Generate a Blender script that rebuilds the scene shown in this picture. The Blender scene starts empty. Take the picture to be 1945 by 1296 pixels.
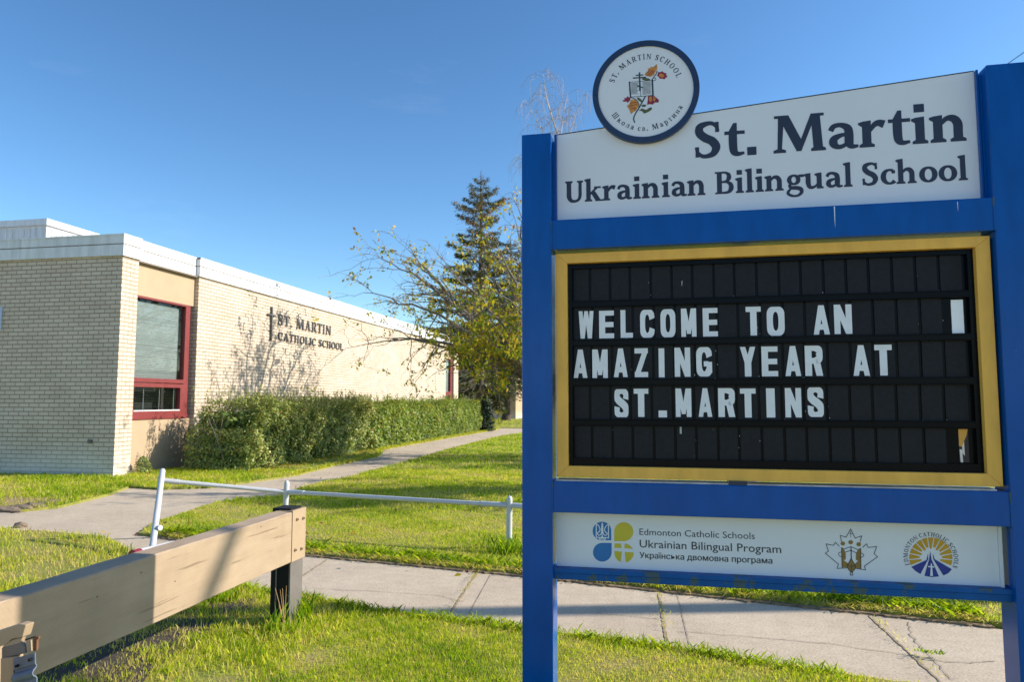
import bpy, bmesh, math, random
import numpy as np
from mathutils import Vector, Matrix

S = bpy.context.scene
R = math.radians
# ------------------------------------------------------------------ camera
CAM_H, PITCH, YAW = 1.5, R(4.75), R(-11.05)
F_PX, PW, PH = 1370.0, 1945.0, 1296.0
cam_d = bpy.data.cameras.new('camera')
cam = bpy.data.objects.new('camera', cam_d)
S.collection.objects.link(cam)
cam.location = (0, 0, CAM_H)
cam.rotation_euler = (R(90) + PITCH, 0, -YAW)
cam_d.sensor_width = 36.0
cam_d.lens = 36.0 * F_PX / PW
cam_d.clip_start, cam_d.clip_end = 0.05, 5000
cam_d.dof.use_dof = True
cam_d.dof.focus_distance = 3.65
cam_d.dof.aperture_fstop = 5.0
S.camera = cam
# ------------------------------------------------------------------ sky, sun, exposure
SUN_EL, SUN_AZ = R(28), R(14.5)          # azimuth counted from +X towards +Y
world = bpy.data.worlds.new('World')
S.world = world
world.use_nodes = True
wn = world.node_tree
for n in list(wn.nodes): wn.nodes.remove(n)
sky = wn.nodes.new('ShaderNodeTexSky')
sky.sky_type = 'NISHITA'
sky.sun_disc = False
sky.sun_elevation = SUN_EL
sky.sun_rotation = R(90) - SUN_AZ
sky.altitude = 650
sky.air_density = 1.0
sky.dust_density = 0.6
sky.ozone_density = 2.2
bg = wn.nodes.new('ShaderNodeBackground')
bg.inputs['Strength'].default_value = 0.10
wo = wn.nodes.new('ShaderNodeOutputWorld')
hs = wn.nodes.new('ShaderNodeHueSaturation')
hs.inputs['Saturation'].default_value = 1.14
hs.inputs['Hue'].default_value = 0.495
hs.inputs['Value'].default_value = 1 / 3
gm = wn.nodes.new('ShaderNodeGamma'); gm.inputs['Gamma'].default_value = 1.2
sc = wn.nodes.new('ShaderNodeVectorMath'); sc.operation = 'SCALE'; sc.inputs['Scale'].default_value = 3.15
wn.links.new(sky.outputs[0], hs.inputs['Color'])
wn.links.new(hs.outputs[0], gm.inputs['Color'])
wn.links.new(gm.outputs[0], sc.inputs[0])
# a few faint streaks of high cloud
tc_ = wn.nodes.new('ShaderNodeTexCoord'); mp_ = wn.nodes.new('ShaderNodeMapping')
mp_.inputs['Scale'].default_value = (2.2, 3.0, 9.0); mp_.inputs['Rotation'].default_value = (0.3, 0.25, 0.6)
nz_ = wn.nodes.new('ShaderNodeTexNoise'); nz_.inputs['Scale'].default_value = 1.6; nz_.inputs['Detail'].default_value = 7; nz_.inputs['Roughness'].default_value = 0.62
rp_ = wn.nodes.new('ShaderNodeMapRange'); rp_.inputs[1].default_value = 0.62; rp_.inputs[2].default_value = 0.90; rp_.inputs[4].default_value = 0.13
mx_ = wn.nodes.new('ShaderNodeMix'); mx_.data_type = 'RGBA'; mx_.inputs[7].default_value = (4.2, 4.6, 5.2, 1)
wn.links.new(tc_.outputs['Generated'], mp_.inputs[0]); wn.links.new(mp_.outputs[0], nz_.inputs['Vector']); wn.links.new(nz_.outputs['Fac'], rp_.inputs[0])
wn.links.new(rp_.outputs[0], mx_.inputs[0]); wn.links.new(sc.outputs[0], mx_.inputs[6])
wn.links.new(mx_.outputs[2], bg.inputs[0])
wn.links.new(bg.outputs[0], wo.inputs[0])
sun_d = bpy.data.lights.new('sun', 'SUN')
sun_d.energy = 4.0
sun_d.angle = R(0.53)
sun_d.color = (1.0, 0.91, 0.78)
sun = bpy.data.objects.new('sun', sun_d)
S.collection.objects.link(sun)
SUN = Vector((math.cos(SUN_EL) * math.cos(SUN_AZ), math.cos(SUN_EL) * math.sin(SUN_AZ), math.sin(SUN_EL)))
sun.rotation_euler = SUN.to_track_quat('Z', 'Y').to_euler()
sun.location = SUN * 60
S.view_settings.view_transform = 'Standard'
S.view_settings.look = 'None'
S.view_settings.gamma = 1
S.view_settings.exposure = 0.92
S.render.film_transparent = False
S.cycles.max_bounces = 8
S.cycles.transparent_max_bounces = 16

rng = np.random.default_rng(7)
random.seed(7)

# ------------------------------------------------------------------ measuring helpers (photo pixel -> place)
_cy, _sy, _cp, _sp = math.cos(YAW), math.sin(YAW), math.cos(PITCH), math.sin(PITCH)
_F0 = np.array([_sy, _cy, 0.]); _RT = np.array([_cy, -_sy, 0.]); _UP = np.array([0, 0, 1.])
_FW = _F0 * _cp + _UP * _sp; _U2 = _UP * _cp - _F0 * _sp
CAMP = np.array([0, 0, CAM_H])
def ray(x, y):
    return _FW + _RT * ((x - PW / 2) / F_PX) - _U2 * ((y - PH / 2) / F_PX)
def gnd(x, y, z=0.):
    d = ray(x, y); return CAMP + d * ((z - CAM_H) / d[2])
def onX(x, y, X):
    d = ray(x, y); return CAMP + d * (X / d[0])
def onY(x, y, Y):
    d = ray(x, y); return CAMP + d * (Y / d[1])
def g2(*pts):
    return [tuple(gnd(x, y)[:2]) for x, y in pts]

# ------------------------------------------------------------------ materials
def new_mat(name):
    m = bpy.data.materials.new(name); m.use_nodes = True
    nt = m.node_tree
    return m, nt, nt.nodes['Principled BSDF']
def N(nt, t, **kw):
    n = nt.nodes.new(t)
    for k, v in kw.items():
        if k in n.inputs.keys(): n.inputs[k].default_value = v
        else: setattr(n, k, v)
    return n
def coords(nt, kind='Object', scale=None):
    tc = N(nt, 'ShaderNodeTexCoord'); o = tc.outputs[kind]
    if scale:
        mp = N(nt, 'ShaderNodeMapping'); mp.inputs['Scale'].default_value = scale
        nt.links.new(o, mp.inputs['Vector']); o = mp.outputs[0]
    return o
def noise(nt, vec, scale, detail=4, rough=0.55):
    n = N(nt, 'ShaderNodeTexNoise'); n.inputs['Scale'].default_value = scale
    n.inputs['Detail'].default_value = detail; n.inputs['Roughness'].default_value = rough
    if vec is not None: nt.links.new(vec, n.inputs['Vector'])
    return n.outputs['Fac']
def ramp(nt, fac, stops, interp='LINEAR'):
    r = N(nt, 'ShaderNodeValToRGB'); cr = r.color_ramp; cr.interpolation = interp
    while len(cr.elements) < len(stops): cr.elements.new(0.5)
    for e, (p, c) in zip(cr.elements, stops):
        e.position = p; e.color = (*c, 1) if len(c) == 3 else c
    nt.links.new(fac, r.inputs[0]); return r.outputs[0]
def mix(nt, fac, a, b, mode='MIX'):
    m = N(nt, 'ShaderNodeMix'); m.data_type = 'RGBA'; m.blend_type = mode
    for sock, v in ((m.inputs[0], fac), (m.inputs[6], a), (m.inputs[7], b)):
        if hasattr(v, 'is_linked'): nt.links.new(v, sock)
        elif isinstance(v, (int, float)): sock.default_value = v
        else: sock.default_value = (*v, 1)
    return m.outputs[2]
def bump(nt, bs, h, strength=0.3, dist=0.01):
    b = N(nt, 'ShaderNodeBump'); b.inputs['Strength'].default_value = strength
    b.inputs['Distance'].default_value = dist
    nt.links.new(h, b.inputs['Height']); nt.links.new(b.outputs[0], bs.inputs['Normal'])
def plain(name, col, rough=0.5, var=0.08, vscale=6, metallic=0., spec=0.5, bumpy=0., bscale=200):
    m, nt, bs = new_mat(name)
    bs.inputs['Roughness'].default_value = rough
    bs.inputs['Metallic'].default_value = metallic
    bs.inputs['Specular IOR Level'].default_value = spec
    v = coords(nt)
    f = noise(nt, v, vscale, 5)
    lo = tuple(c * (1 - var) for c in col); hi = tuple(min(1, c * (1 + var)) for c in col)
    nt.links.new(ramp(nt, f, [(0.3, lo), (0.7, hi)]), bs.inputs['Base Color'])
    if bumpy: bump(nt, bs, noise(nt, v, bscale, 3), bumpy, 0.002)
    return m

def brick_mat(name, bw, rh, c1, c2, mortar, ms=0.0085):
    m, nt, bs = new_mat(name)
    uv = coords(nt, 'UV')
    b = N(nt, 'ShaderNodeTexBrick'); nt.links.new(uv, b.inputs['Vector'])
    b.offset = 0.5
    b.inputs['Scale'].default_value = 1
    b.inputs['Brick Width'].default_value = bw; b.inputs['Row Height'].default_value = rh
    b.inputs['Mortar Size'].default_value = ms; b.inputs['Mortar Smooth'].default_value = 0.15
    b.inputs['Bias'].default_value = -0.25
    b.inputs['Color1'].default_value = (*c1, 1); b.inputs['Color2'].default_value = (*c2, 1)
    b.inputs['Mortar'].default_value = (*mortar, 1)
    big = noise(nt, uv, 1.3, 4); fine = noise(nt, uv, 60, 3)
    c = mix(nt, 0.5, b.outputs['Color'], ramp(nt, big, [(0.3, (0.74, 0.72, 0.67)), (0.62, (1, 1, 1))]), 'MULTIPLY')
    c = mix(nt, 0.35, c, ramp(nt, fine, [(0.3, (0.75, 0.75, 0.75)), (0.65, (1, 1, 1))]), 'MULTIPLY')
    # pale efflorescence low on the wall
    sx = N(nt, 'ShaderNodeSeparateXYZ'); nt.links.new(uv, sx.inputs[0])
    mr = N(nt, 'ShaderNodeMapRange'); mr.inputs[1].default_value = 0.75; mr.inputs[2].default_value = 0.1
    nt.links.new(sx.outputs[1], mr.inputs[0])
    mm = N(nt, 'ShaderNodeMath', operation='MULTIPLY'); nt.links.new(mr.outputs[0], mm.inputs[0]); nt.links.new(big, mm.inputs[1])
    c = mix(nt, mm.outputs[0], c, (0.72, 0.68, 0.62))
    nt.links.new(c, bs.inputs['Base Color'])
    bs.inputs['Roughness'].default_value = 0.8
    inv = N(nt, 'ShaderNodeMath', operation='MULTIPLY_ADD'); inv.inputs[1].default_value = -1; inv.inputs[2].default_value = 1
    nt.links.new(b.outputs['Fac'], inv.inputs[0])
    bump(nt, bs, inv.outputs[0], 0.9, 0.012)
    return m

def leaf_mat(name, stops, trans=0.35, rough=0.5):
    m, nt, bs = new_mat(name)
    at = N(nt, 'ShaderNodeAttribute'); at.attribute_name = 'tint'
    col = ramp(nt, at.outputs['Fac'], stops)
    nt.links.new(col, bs.inputs['Base Color'])
    bs.inputs['Roughness'].default_value = rough
    bs.inputs['Specular IOR Level'].default_value = 0.35
    tr = N(nt, 'ShaderNodeBsdfTranslucent')
    nt.links.new(mix(nt, 1.0, col, (1.0, 1.0, 0.55), 'MULTIPLY'), tr.inputs[0])
    ms = N(nt, 'ShaderNodeMixShader'); ms.inputs[0].default_value = trans
    nt.links.new(bs.outputs[0], ms.inputs[1]); nt.links.new(tr.outputs[0], ms.inputs[2])
    nt.links.new(ms.outputs[0], nt.nodes['Material Output'].inputs[0])
    return m

M = {}
M['brick'] = brick_mat('cream_brick', 0.237, 0.0856, (0.69, 0.575, 0.455), (0.59, 0.485, 0.375), (0.32, 0.24, 0.165))
M['brick_far'] = brick_mat('tan_brick', 0.237, 0.0856, (0.58, 0.44, 0.26), (0.50, 0.37, 0.22), (0.24, 0.17, 0.10))
M['white_metal'] = plain('white_fascia_metal', (0.70, 0.71, 0.72), 0.45, 0.04, 3)
m, nt, bs = new_mat('white_fascia_metal')
v = coords(nt, 'Object', (1.4, 1.4, 0.25))
nt.links.new(ramp(nt, noise(nt, v, 5, 7, 0.65), [(0.35, (0.58, 0.58, 0.58)), (0.6, (0.71, 0.715, 0.725))]), bs.inputs['Base Color'])
bs.inputs['Roughness'].default_value = 0.45
M['white_metal'] = m
M['seam'] = plain('dark_seam', (0.16, 0.13, 0.10), 0.8)
M['stucco'] = plain('tan_panel', (0.42, 0.31, 0.20), 0.8, 0.05, 3, bumpy=0.2)
M['red_frame'] = plain('red_window_frame', (0.20, 0.034, 0.033), 0.45, 0.12, 5)
M['red_dark'] = M['red_frame']
M['blind'] = plain('grey_blind_slats', (0.52, 0.55, 0.56), 0.5, 0.04)
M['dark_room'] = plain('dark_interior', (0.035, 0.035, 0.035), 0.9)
M['bronze'] = plain('bronze_letters', (0.09, 0.085, 0.085), 0.4, 0.2, 8)
M['roofing'] = plain('roof_gravel', (0.3, 0.29, 0.27), 0.9, 0.2, 30)
M['white_paint'] = plain('white_rail_paint', (0.50, 0.51, 0.53), 0.4, 0.07, 14)
M['rust'] = plain('rust', (0.16, 0.07, 0.03), 0.85, 0.3, 30)
M['timber_dark'] = plain('black_steel', (0.005, 0.0055, 0.0055), 0.6, 0.3, 10, spec=0.25)
M['grey_steel'] = plain('grey_steel', (0.14, 0.125, 0.115), 0.55, 0.12, 12)
M['tan_paint'] = plain('tan_painted_steel', (0.36, 0.265, 0.17), 0.55, 0.05, 8)
M['ribbed'] = plain('blue_grey_ribbed_steel', (0.11, 0.145, 0.20), 0.45, 0.2, 20)
M['soil_dark'] = plain('dark_soil', (0.055, 0.04, 0.026), 0.95, 0.5, 30, bumpy=0.6, bscale=50)  # very dark soil colour for the strip under the barrier beam
M['red_cap'] = plain('dark_red_cap', (0.22, 0.015, 0.03), 0.4)
M['navy'] = plain('navy_vinyl', (0.018, 0.026, 0.055), 0.45, 0.1)
M['navy_ring'] = plain('navy_ring', (0.010, 0.030, 0.085), 0.45, 0.1)
M['ink'] = plain('black_vinyl', (0.03, 0.03, 0.035), 0.5)
M['panel'] = plain('white_sign_panel', (0.72, 0.74, 0.76), 0.35, 0.025, 3)
M['yellow'] = None
M['tile'] = plain('black_letter_tile', (0.011, 0.012, 0.015), 0.55, 0.25, 60, spec=0.25, bumpy=0.3, bscale=500)
M['track'] = plain('glossy_black_track', (0.002, 0.003, 0.005), 0.25, 0.2, spec=0.12)
M['letter_white'] = plain('letter_white', (0.80, 0.81, 0.81), 0.4, 0.04, 20)
M['logo_blue'] = plain('logo_blue', (0.01, 0.16, 0.42), 0.45)
M['logo_yellow'] = plain('logo_yellow', (0.58, 0.48, 0.03), 0.45)
M['logo_gold'] = plain('logo_gold', (0.55, 0.29, 0.01), 0.45)
M['logo_royal'] = plain('logo_royal_blue', (0.01, 0.03, 0.25), 0.45)
M['logo_brown'] = plain('logo_brown_gold', (0.27, 0.16, 0.03), 0.45)
M['logo_white'] = plain('logo_white', (0.72, 0.74, 0.76), 0.4)
M['flower_orange'] = plain('flower_orange', (0.55, 0.22, 0.03), 0.5, 0.3, 60)
M['flower_red'] = plain('flower_red', (0.26, 0.012, 0.045), 0.5, 0.2)
M['leaf_olive'] = plain('leaf_olive', (0.09, 0.10, 0.04), 0.5)
M['stem_teal'] = plain('stem_teal', (0.015, 0.05, 0.07), 0.5)
M['alu'] = plain('bare_aluminium', (0.5, 0.5, 0.5), 0.45, 0.3, 14, metallic=0.6)

def paint_chip(name, col, fleck, amt, rough=0.2):
    m, nt, bs = new_mat(name)
    v = coords(nt)
    f = noise(nt, v, 9, 8, 0.65)
    f2 = noise(nt, coords(nt, 'Object', (1, 1, 0.25)), 14, 4)
    base = ramp(nt, f2, [(0.3, tuple(c * 0.86 for c in col)), (0.7, tuple(min(1, c * 1.1) for c in col))])
    bs.inputs['Specular IOR Level'].default_value = 0.24
    mask = ramp(nt, f, [(amt, (0, 0, 0)), (amt + 0.012, (1, 1, 1))])
    nt.links.new(mix(nt, mask, base, fleck), bs.inputs['Base Color'])
    rr = N(nt, 'ShaderNodeMapRange'); rr.inputs[3].default_value = rough; rr.inputs[4].default_value = 0.75
    nt.links.new(mask, rr.inputs[0]); nt.links.new(rr.outputs[0], bs.inputs['Roughness'])
    bump(nt, bs, noise(nt, v, 120, 2), 0.04, 0.002)
    return m
M['blue'] = paint_chip('blue_gloss_paint', (0.0, 0.082, 0.34), (0.16, 0.21, 0.27), 0.70)
M['blue_worn'] = paint_chip('worn_blue_paint', (0.0, 0.09, 0.32), (0.07, 0.11, 0.13), 0.53, 0.5)
M['yellow'] = paint_chip('yellow_frame_paint', (0.86, 0.47, 0.085), (0.22, 0.10, 0.04), 0.72, 0.4)

# painted timber beam: growth-ring bands across the board face plus splits
m, nt, bs = new_mat('tan_painted_timber')
v = coords(nt, 'Object')
w = N(nt, 'ShaderNodeTexWave'); w.wave_type = 'RINGS'; w.rings_direction = 'X'
mp = N(nt, 'ShaderNodeMapping'); mp.inputs['Location'].default_value = (0, 0.2, -1.1); mp.inputs['Scale'].default_value = (1, 0.55, 1)
nt.links.new(v, mp.inputs[0]); nt.links.new(mp.outputs[0], w.inputs['Vector'])
w.inputs['Scale'].default_value = 30; w.inputs['Distortion'].default_value = 1.5; w.inputs['Detail'].default_value = 2; w.inputs['Detail Scale'].default_value = 0.7
sp = noise(nt, coords(nt, 'Object', (40, 1.3, 42)), 1.0, 6, 0.6)
stn = ramp(nt, noise(nt, coords(nt, 'Object', (8, 1.2, 10)), 1.0, 6, 0.6), [(0.35, (0.80, 0.78, 0.74)), (0.62, (1, 1, 1))])
col = ramp(nt, noise(nt, v, 5, 5), [(0.3, (0.335, 0.25, 0.168)), (0.7, (0.40, 0.30, 0.20))])
col = mix(nt, 0.025, col, w.outputs['Color'], 'MULTIPLY')
crk = ramp(nt, sp, [(0.615, (0, 0, 0)), (0.66, (1, 1, 1))])
col = mix(nt, 0.8, col, stn, 'MULTIPLY')
col = mix(nt, mix(nt, 1.0, crk, (0.75, 0.75, 0.75), 'MULTIPLY'), col, (0.17, 0.115, 0.07))
nt.links.new(col, bs.inputs['Base Color']); bs.inputs['Roughness'].default_value = 0.6
bump(nt, bs, mix(nt, crk, mix(nt, 0.93, w.outputs['Color'], noise(nt, v, 60, 4)), (0, 0, 0)), 0.22, 0.004)
M['timber'] = m

# concrete
m, nt, bs = new_mat('weathered_concrete')
v = coords(nt)
col = ramp(nt, noise(nt, v, 1.1, 6, 0.6), [(0.3, (0.52, 0.425, 0.315)), (0.7, (0.64, 0.535, 0.40))])
col = mix(nt, 0.75, col, ramp(nt, noise(nt, v, 70, 4, 0.7), [(0.36, (0.55, 0.53, 0.50)), (0.56, (1, 1, 1))]), 'MULTIPLY')
col = mix(nt, 0.42, col, ramp(nt, noise(nt, v, 9, 6, 0.7), [(0.34, (0.68, 0.66, 0.63)), (0.60, (1, 1, 1))]), 'MULTIPLY')
vo = N(nt, 'ShaderNodeTexVoronoi'); vo.inputs['Scale'].default_value = 26; nt.links.new(v, vo.inputs['Vector'])
pe = ramp(nt, vo.outputs['Distance'], [(0.10, (1, 1, 1)), (0.16, (0, 0, 0))])
pick = ramp(nt, noise(nt, v, 30, 1), [(0.60, (0, 0, 0)), (0.62, (1, 1, 1))])
col = mix(nt, mix(nt, 1.0, pe, pick, 'MULTIPLY'), col, (0.62, 0.57, 0.50))
st = ramp(nt, noise(nt, v, 3.3, 6, 0.7), [(0.66, (0, 0, 0)), (0.80, (1, 1, 1))])
col = mix(nt, mix(nt, 1.0, st, (0.55, 0.55, 0.55), 'MULTIPLY'), col, (0.20, 0.17, 0.14))
nt.links.new(col, bs.inputs['Base Color']); bs.inputs['Roughness'].default_value = 0.85
bump(nt, bs, noise(nt, v, 150, 4), 0.25, 0.004)
M['concrete'] = m
M['joint'] = plain('joint_dirt', (0.31, 0.235, 0.15), 0.95, 0.5, 40)
M['crack'] = plain('crack_dirt', (0.28, 0.235, 0.18), 0.95, 0.3, 40)
M['asphalt'] = plain('asphalt', (0.055, 0.055, 0.055), 0.9, 0.2, 30)

# lawn soil under the blades
m, nt, bs = new_mat('lawn_soil')
v = coords(nt)
col = ramp(nt, noise(nt, v, 2.2, 7, 0.65), [(0.28, (0.14, 0.20, 0.014)), (0.5, (0.28, 0.29, 0.04)), (0.72, (0.36, 0.28, 0.12))])
col = mix(nt, 0.6, col, ramp(nt, noise(nt, v, 55, 3), [(0.3, (0.45, 0.42, 0.35)), (0.65, (1, 1, 1))]), 'MULTIPLY')
nt.links.new(col, bs.inputs['Base Color']); bs.inputs['Roughness'].default_value = 0.95
bump(nt, bs, noise(nt, v, 60, 4), 0.6, 0.02)
M['lawn'] = m
M['soil'] = plain('dry_soil', (0.26, 0.18, 0.10), 0.95, 0.45, 25, bumpy=0.5, bscale=60)
M['grass'] = leaf_mat('grass_blades', [(0.0, (0.10, 0.24, 0.006)), (0.3, (0.32, 0.47, 0.010)), (0.6, (0.60, 0.64, 0.035)), (0.82, (0.74, 0.65, 0.18)), (1.0, (0.66, 0.50, 0.25))], 0.58)
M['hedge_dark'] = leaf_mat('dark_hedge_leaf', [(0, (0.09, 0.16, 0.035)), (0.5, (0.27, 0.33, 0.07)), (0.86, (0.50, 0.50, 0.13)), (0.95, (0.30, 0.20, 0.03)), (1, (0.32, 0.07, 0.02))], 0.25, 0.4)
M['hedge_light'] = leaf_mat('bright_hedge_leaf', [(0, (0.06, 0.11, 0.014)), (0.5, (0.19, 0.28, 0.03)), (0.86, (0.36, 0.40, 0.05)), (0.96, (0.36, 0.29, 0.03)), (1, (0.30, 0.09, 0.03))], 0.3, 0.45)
M['yew'] = leaf_mat('dark_conifer_shrub', [(0, (0.008, 0.022, 0.008)), (1, (0.03, 0.06, 0.02))], 0.1)
M['autumn'] = leaf_mat('autumn_leaf', [(0, (0.09, 0.14, 0.01)), (0.3, (0.24, 0.30, 0.02)), (0.5, (0.50, 0.47, 0.03)), (0.7, (0.66, 0.46, 0.02)), (0.85, (0.34, 0.15, 0.03)), (1, (0.17, 0.08, 0.03))], 0.45)
M['needle'] = leaf_mat('spruce_needles', [(0, (0.04, 0.05, 0.014)), (0.5, (0.115, 0.115, 0.03)), (0.75, (0.18, 0.16, 0.05)), (0.9, (0.28, 0.15, 0.05)), (1, (0.32, 0.17, 0.05))], 0.18)
M['birch_twig'] = plain('pale_birch_twig', (0.36, 0.31, 0.30), 0.9, 0.2, 20)
M['blind_dark'] = plain('dark_lower_blind', (0.24, 0.25, 0.24), 0.5, 0.04)
M['bark'] = plain('grey_bark', (0.17, 0.145, 0.12), 0.9, 0.35, 12, bumpy=0.5, bscale=40)
M['bark_dark'] = plain('dark_bark', (0.085, 0.065, 0.05), 0.95, 0.4, 8, bumpy=0.6, bscale=25)
M['bark_birch'] = plain('pale_birch_bark', (0.46, 0.38, 0.32), 0.8, 0.3, 3)
M['twig'] = plain('grey_twig', (0.20, 0.16, 0.13), 0.9, 0.3, 20)
M['pole'] = plain('pole_wood', (0.16, 0.11, 0.07), 0.9, 0.3, 6)
M['stone'] = plain('edging_stone', (0.20, 0.15, 0.105), 0.9, 0.35, 9, bumpy=0.6, bscale=30)

# glass: thin pane that lets the light through
m, nt, bs = new_mat('window_glass')
gl = N(nt, 'ShaderNodeBsdfGlossy'); gl.inputs['Roughness'].default_value = 0.02
tr = N(nt, 'ShaderNodeBsdfTransparent'); tr.inputs[0].default_value = (0.91, 0.945, 0.94, 1)
lw = N(nt, 'ShaderNodeLayerWeight'); lw.inputs[0].default_value = 0.5
pw = N(nt, 'ShaderNodeMath', operation='POWER'); pw.inputs[1].default_value = 4.0
nt.links.new(lw.outputs['Facing'], pw.inputs[0])
fr = N(nt, 'ShaderNodeMath', operation='MULTIPLY_ADD'); fr.inputs[1].default_value = 0.45; fr.inputs[2].default_value = 0.03
nt.links.new(pw.outputs[0], fr.inputs[0])
ms = N(nt, 'ShaderNodeMixShader')
nt.links.new(fr.outputs[0], ms.inputs[0]); nt.links.new(tr.outputs[0], ms.inputs[1]); nt.links.new(gl.outputs[0], ms.inputs[2])
nt.links.new(ms.outputs[0], nt.nodes['Material Output'].inputs[0])
M['glass'] = m

# ------------------------------------------------------------------ object helpers
COL = S.collection
def tag(o, label=None, cat=None, group=None, kind=None):
    if label: o['label'] = label
    if cat: o['category'] = cat
    if group: o['group'] = group
    if kind: o['kind'] = kind
    return o
def empty(name, loc, label, cat, group=None, rz=0.):
    o = bpy.data.objects.new(name, None); COL.objects.link(o)
    o.empty_display_size = 0.2
    o.location = loc; o.rotation_euler = (0, 0, rz)
    return tag(o, label, cat, group)
def link(name, me, m, parent=None, smooth=False):
    o = bpy.data.objects.new(name, me); COL.objects.link(o)
    for k in (m if isinstance(m, (list, tuple)) else [m]): me.materials.append(k)
    if smooth: me.polygons.foreach_set('use_smooth', [True] * len(me.polygons))
    if parent: o.parent = parent
    return o

class MB:
    """collects shapes for ONE mesh object"""
    def __init__(s): s.v = []; s.f = []; s.mi = []; s.m = 0
    def add(s, vs, fs):
        b = len(s.v); s.v += [tuple(map(float, p)) for p in vs]
        for f in fs: s.f.append([b + i for i in f]); s.mi.append(s.m)
        return s
    def box(s, x0, x1, y0, y1, z0, z1):
        vs = [(x, y, z) for z in (z0, z1) for y in (y0, y1) for x in (x0, x1)]
        return s.add(vs, [(0, 2, 3, 1), (4, 5, 7, 6), (0, 1, 5, 4), (2, 6, 7, 3), (0, 4, 6, 2), (1, 3, 7, 5)])
    def prism(s, pts, axis, a, b):
        """pts: 2-D outline; extruded along axis ('x','y','z') from a to b"""
        def P(p, t):
            return {'x': (t, p[0], p[1]), 'y': (p[0], t, p[1]), 'z': (p[0], p[1], t)}[axis]
        n = len(pts)
        vs = [P(p, a) for p in pts] + [P(p, b) for p in pts]
        return s.add(vs, [list(range(n))[::-1], list(range(n, 2 * n))] + [(i, (i + 1) % n, n + (i + 1) % n, n + i) for i in range(n)])
    def tube(s, path, rad, sides=6, cap=True):
        P = [Vector(p) for p in path]; n = len(P)
        rad = [rad] * n if isinstance(rad, (int, float)) else rad
        vs = []; prev = None
        for i in range(n):
            t = (P[min(i + 1, n - 1)] - P[max(i - 1, 0)])
            if t.length < 1e-9: t = Vector((0, 0, 1))
            t.normalize()
            if prev is None:
                a = Vector((0, 0, 1)) if abs(t.z) < 0.9 else Vector((1, 0, 0))
                u = t.cross(a).normalized()
            else:
                u = (prev - t * prev.dot(t))
                u = u.normalized() if u.length > 1e-6 else t.orthogonal().normalized()
            prev = u; w = t.cross(u)
            for k in range(sides):
                q = 2 * math.pi * k / sides
                vs.append(P[i] + (u * math.cos(q) + w * math.sin(q)) * rad[i])
        fs = [(i * sides + k, i * sides + (k + 1) % sides, (i + 1) * sides + (k + 1) % sides, (i + 1) * sides + k)
              for i in range(n - 1) for k in range(sides)]
        if cap:
            k0 = len(vs); vs = vs + vs[:sides] + vs[(n - 1) * sides:n * sides]
            fs += [[k0 + k for k in range(sides)][::-1], [k0 + sides + k for k in range(sides)]]
        return s.add(vs, fs)
    def build(s, name, m, parent=None, smooth=False, bevel=0., uvbox=False):
        me = bpy.data.meshes.new(name)
        me.from_pydata(s.v, [], s.f); me.update()
        if bevel:
            bm = bmesh.new(); bm.from_mesh(me)
            bmesh.ops.bevel(bm, geom=list(bm.edges), offset=bevel, segments=2, affect='EDGES', profile=0.6)
            bm.to_mesh(me); bm.free()
        elif max(s.mi or [0]) > 0:
            me.polygons.foreach_set('material_index', s.mi)
        if uvbox:
            uv = me.uv_layers.new(name='UVMap')
            for p in me.polygons:
                n = p.normal
                for li in p.loop_indices:
                    c = me.vertices[me.loops[li].vertex_index].co
                    if abs(n.x) > 0.7: uv.data[li].uv = (c.y, c.z)
                    elif abs(n.y) > 0.7: uv.data[li].uv = (c.x, c.z)
                    else: uv.data[li].uv = (c.x, c.y)
        return link(name, me, m, parent, smooth)

def np_mesh(name, V, nper, m, parent=None, tint=None, smooth=False):
    """V: (k*nper,3) vertices, each run of nper is one polygon"""
    V = np.asarray(V, dtype=np.float32).reshape(-1, 3); k = len(V) // nper
    me = bpy.data.meshes.new(name)
    me.vertices.add(len(V)); me.vertices.foreach_set('co', V.ravel())
    me.loops.add(len(V)); me.loops.foreach_set('vertex_index', np.arange(len(V), dtype=np.int32))
    me.polygons.add(k)
    me.polygons.foreach_set('loop_start', np.arange(0, len(V), nper, dtype=np.int32))
    me.polygons.foreach_set('loop_total', np.full(k, nper, dtype=np.int32))
    if tint is not None:
        a = me.attributes.new('tint', 'FLOAT', 'POINT')
        a.data.foreach_set('value', np.repeat(np.asarray(tint, dtype=np.float32), nper))
    me.update(calc_edges=True)
    return link(name, me, m, parent, smooth)

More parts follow.
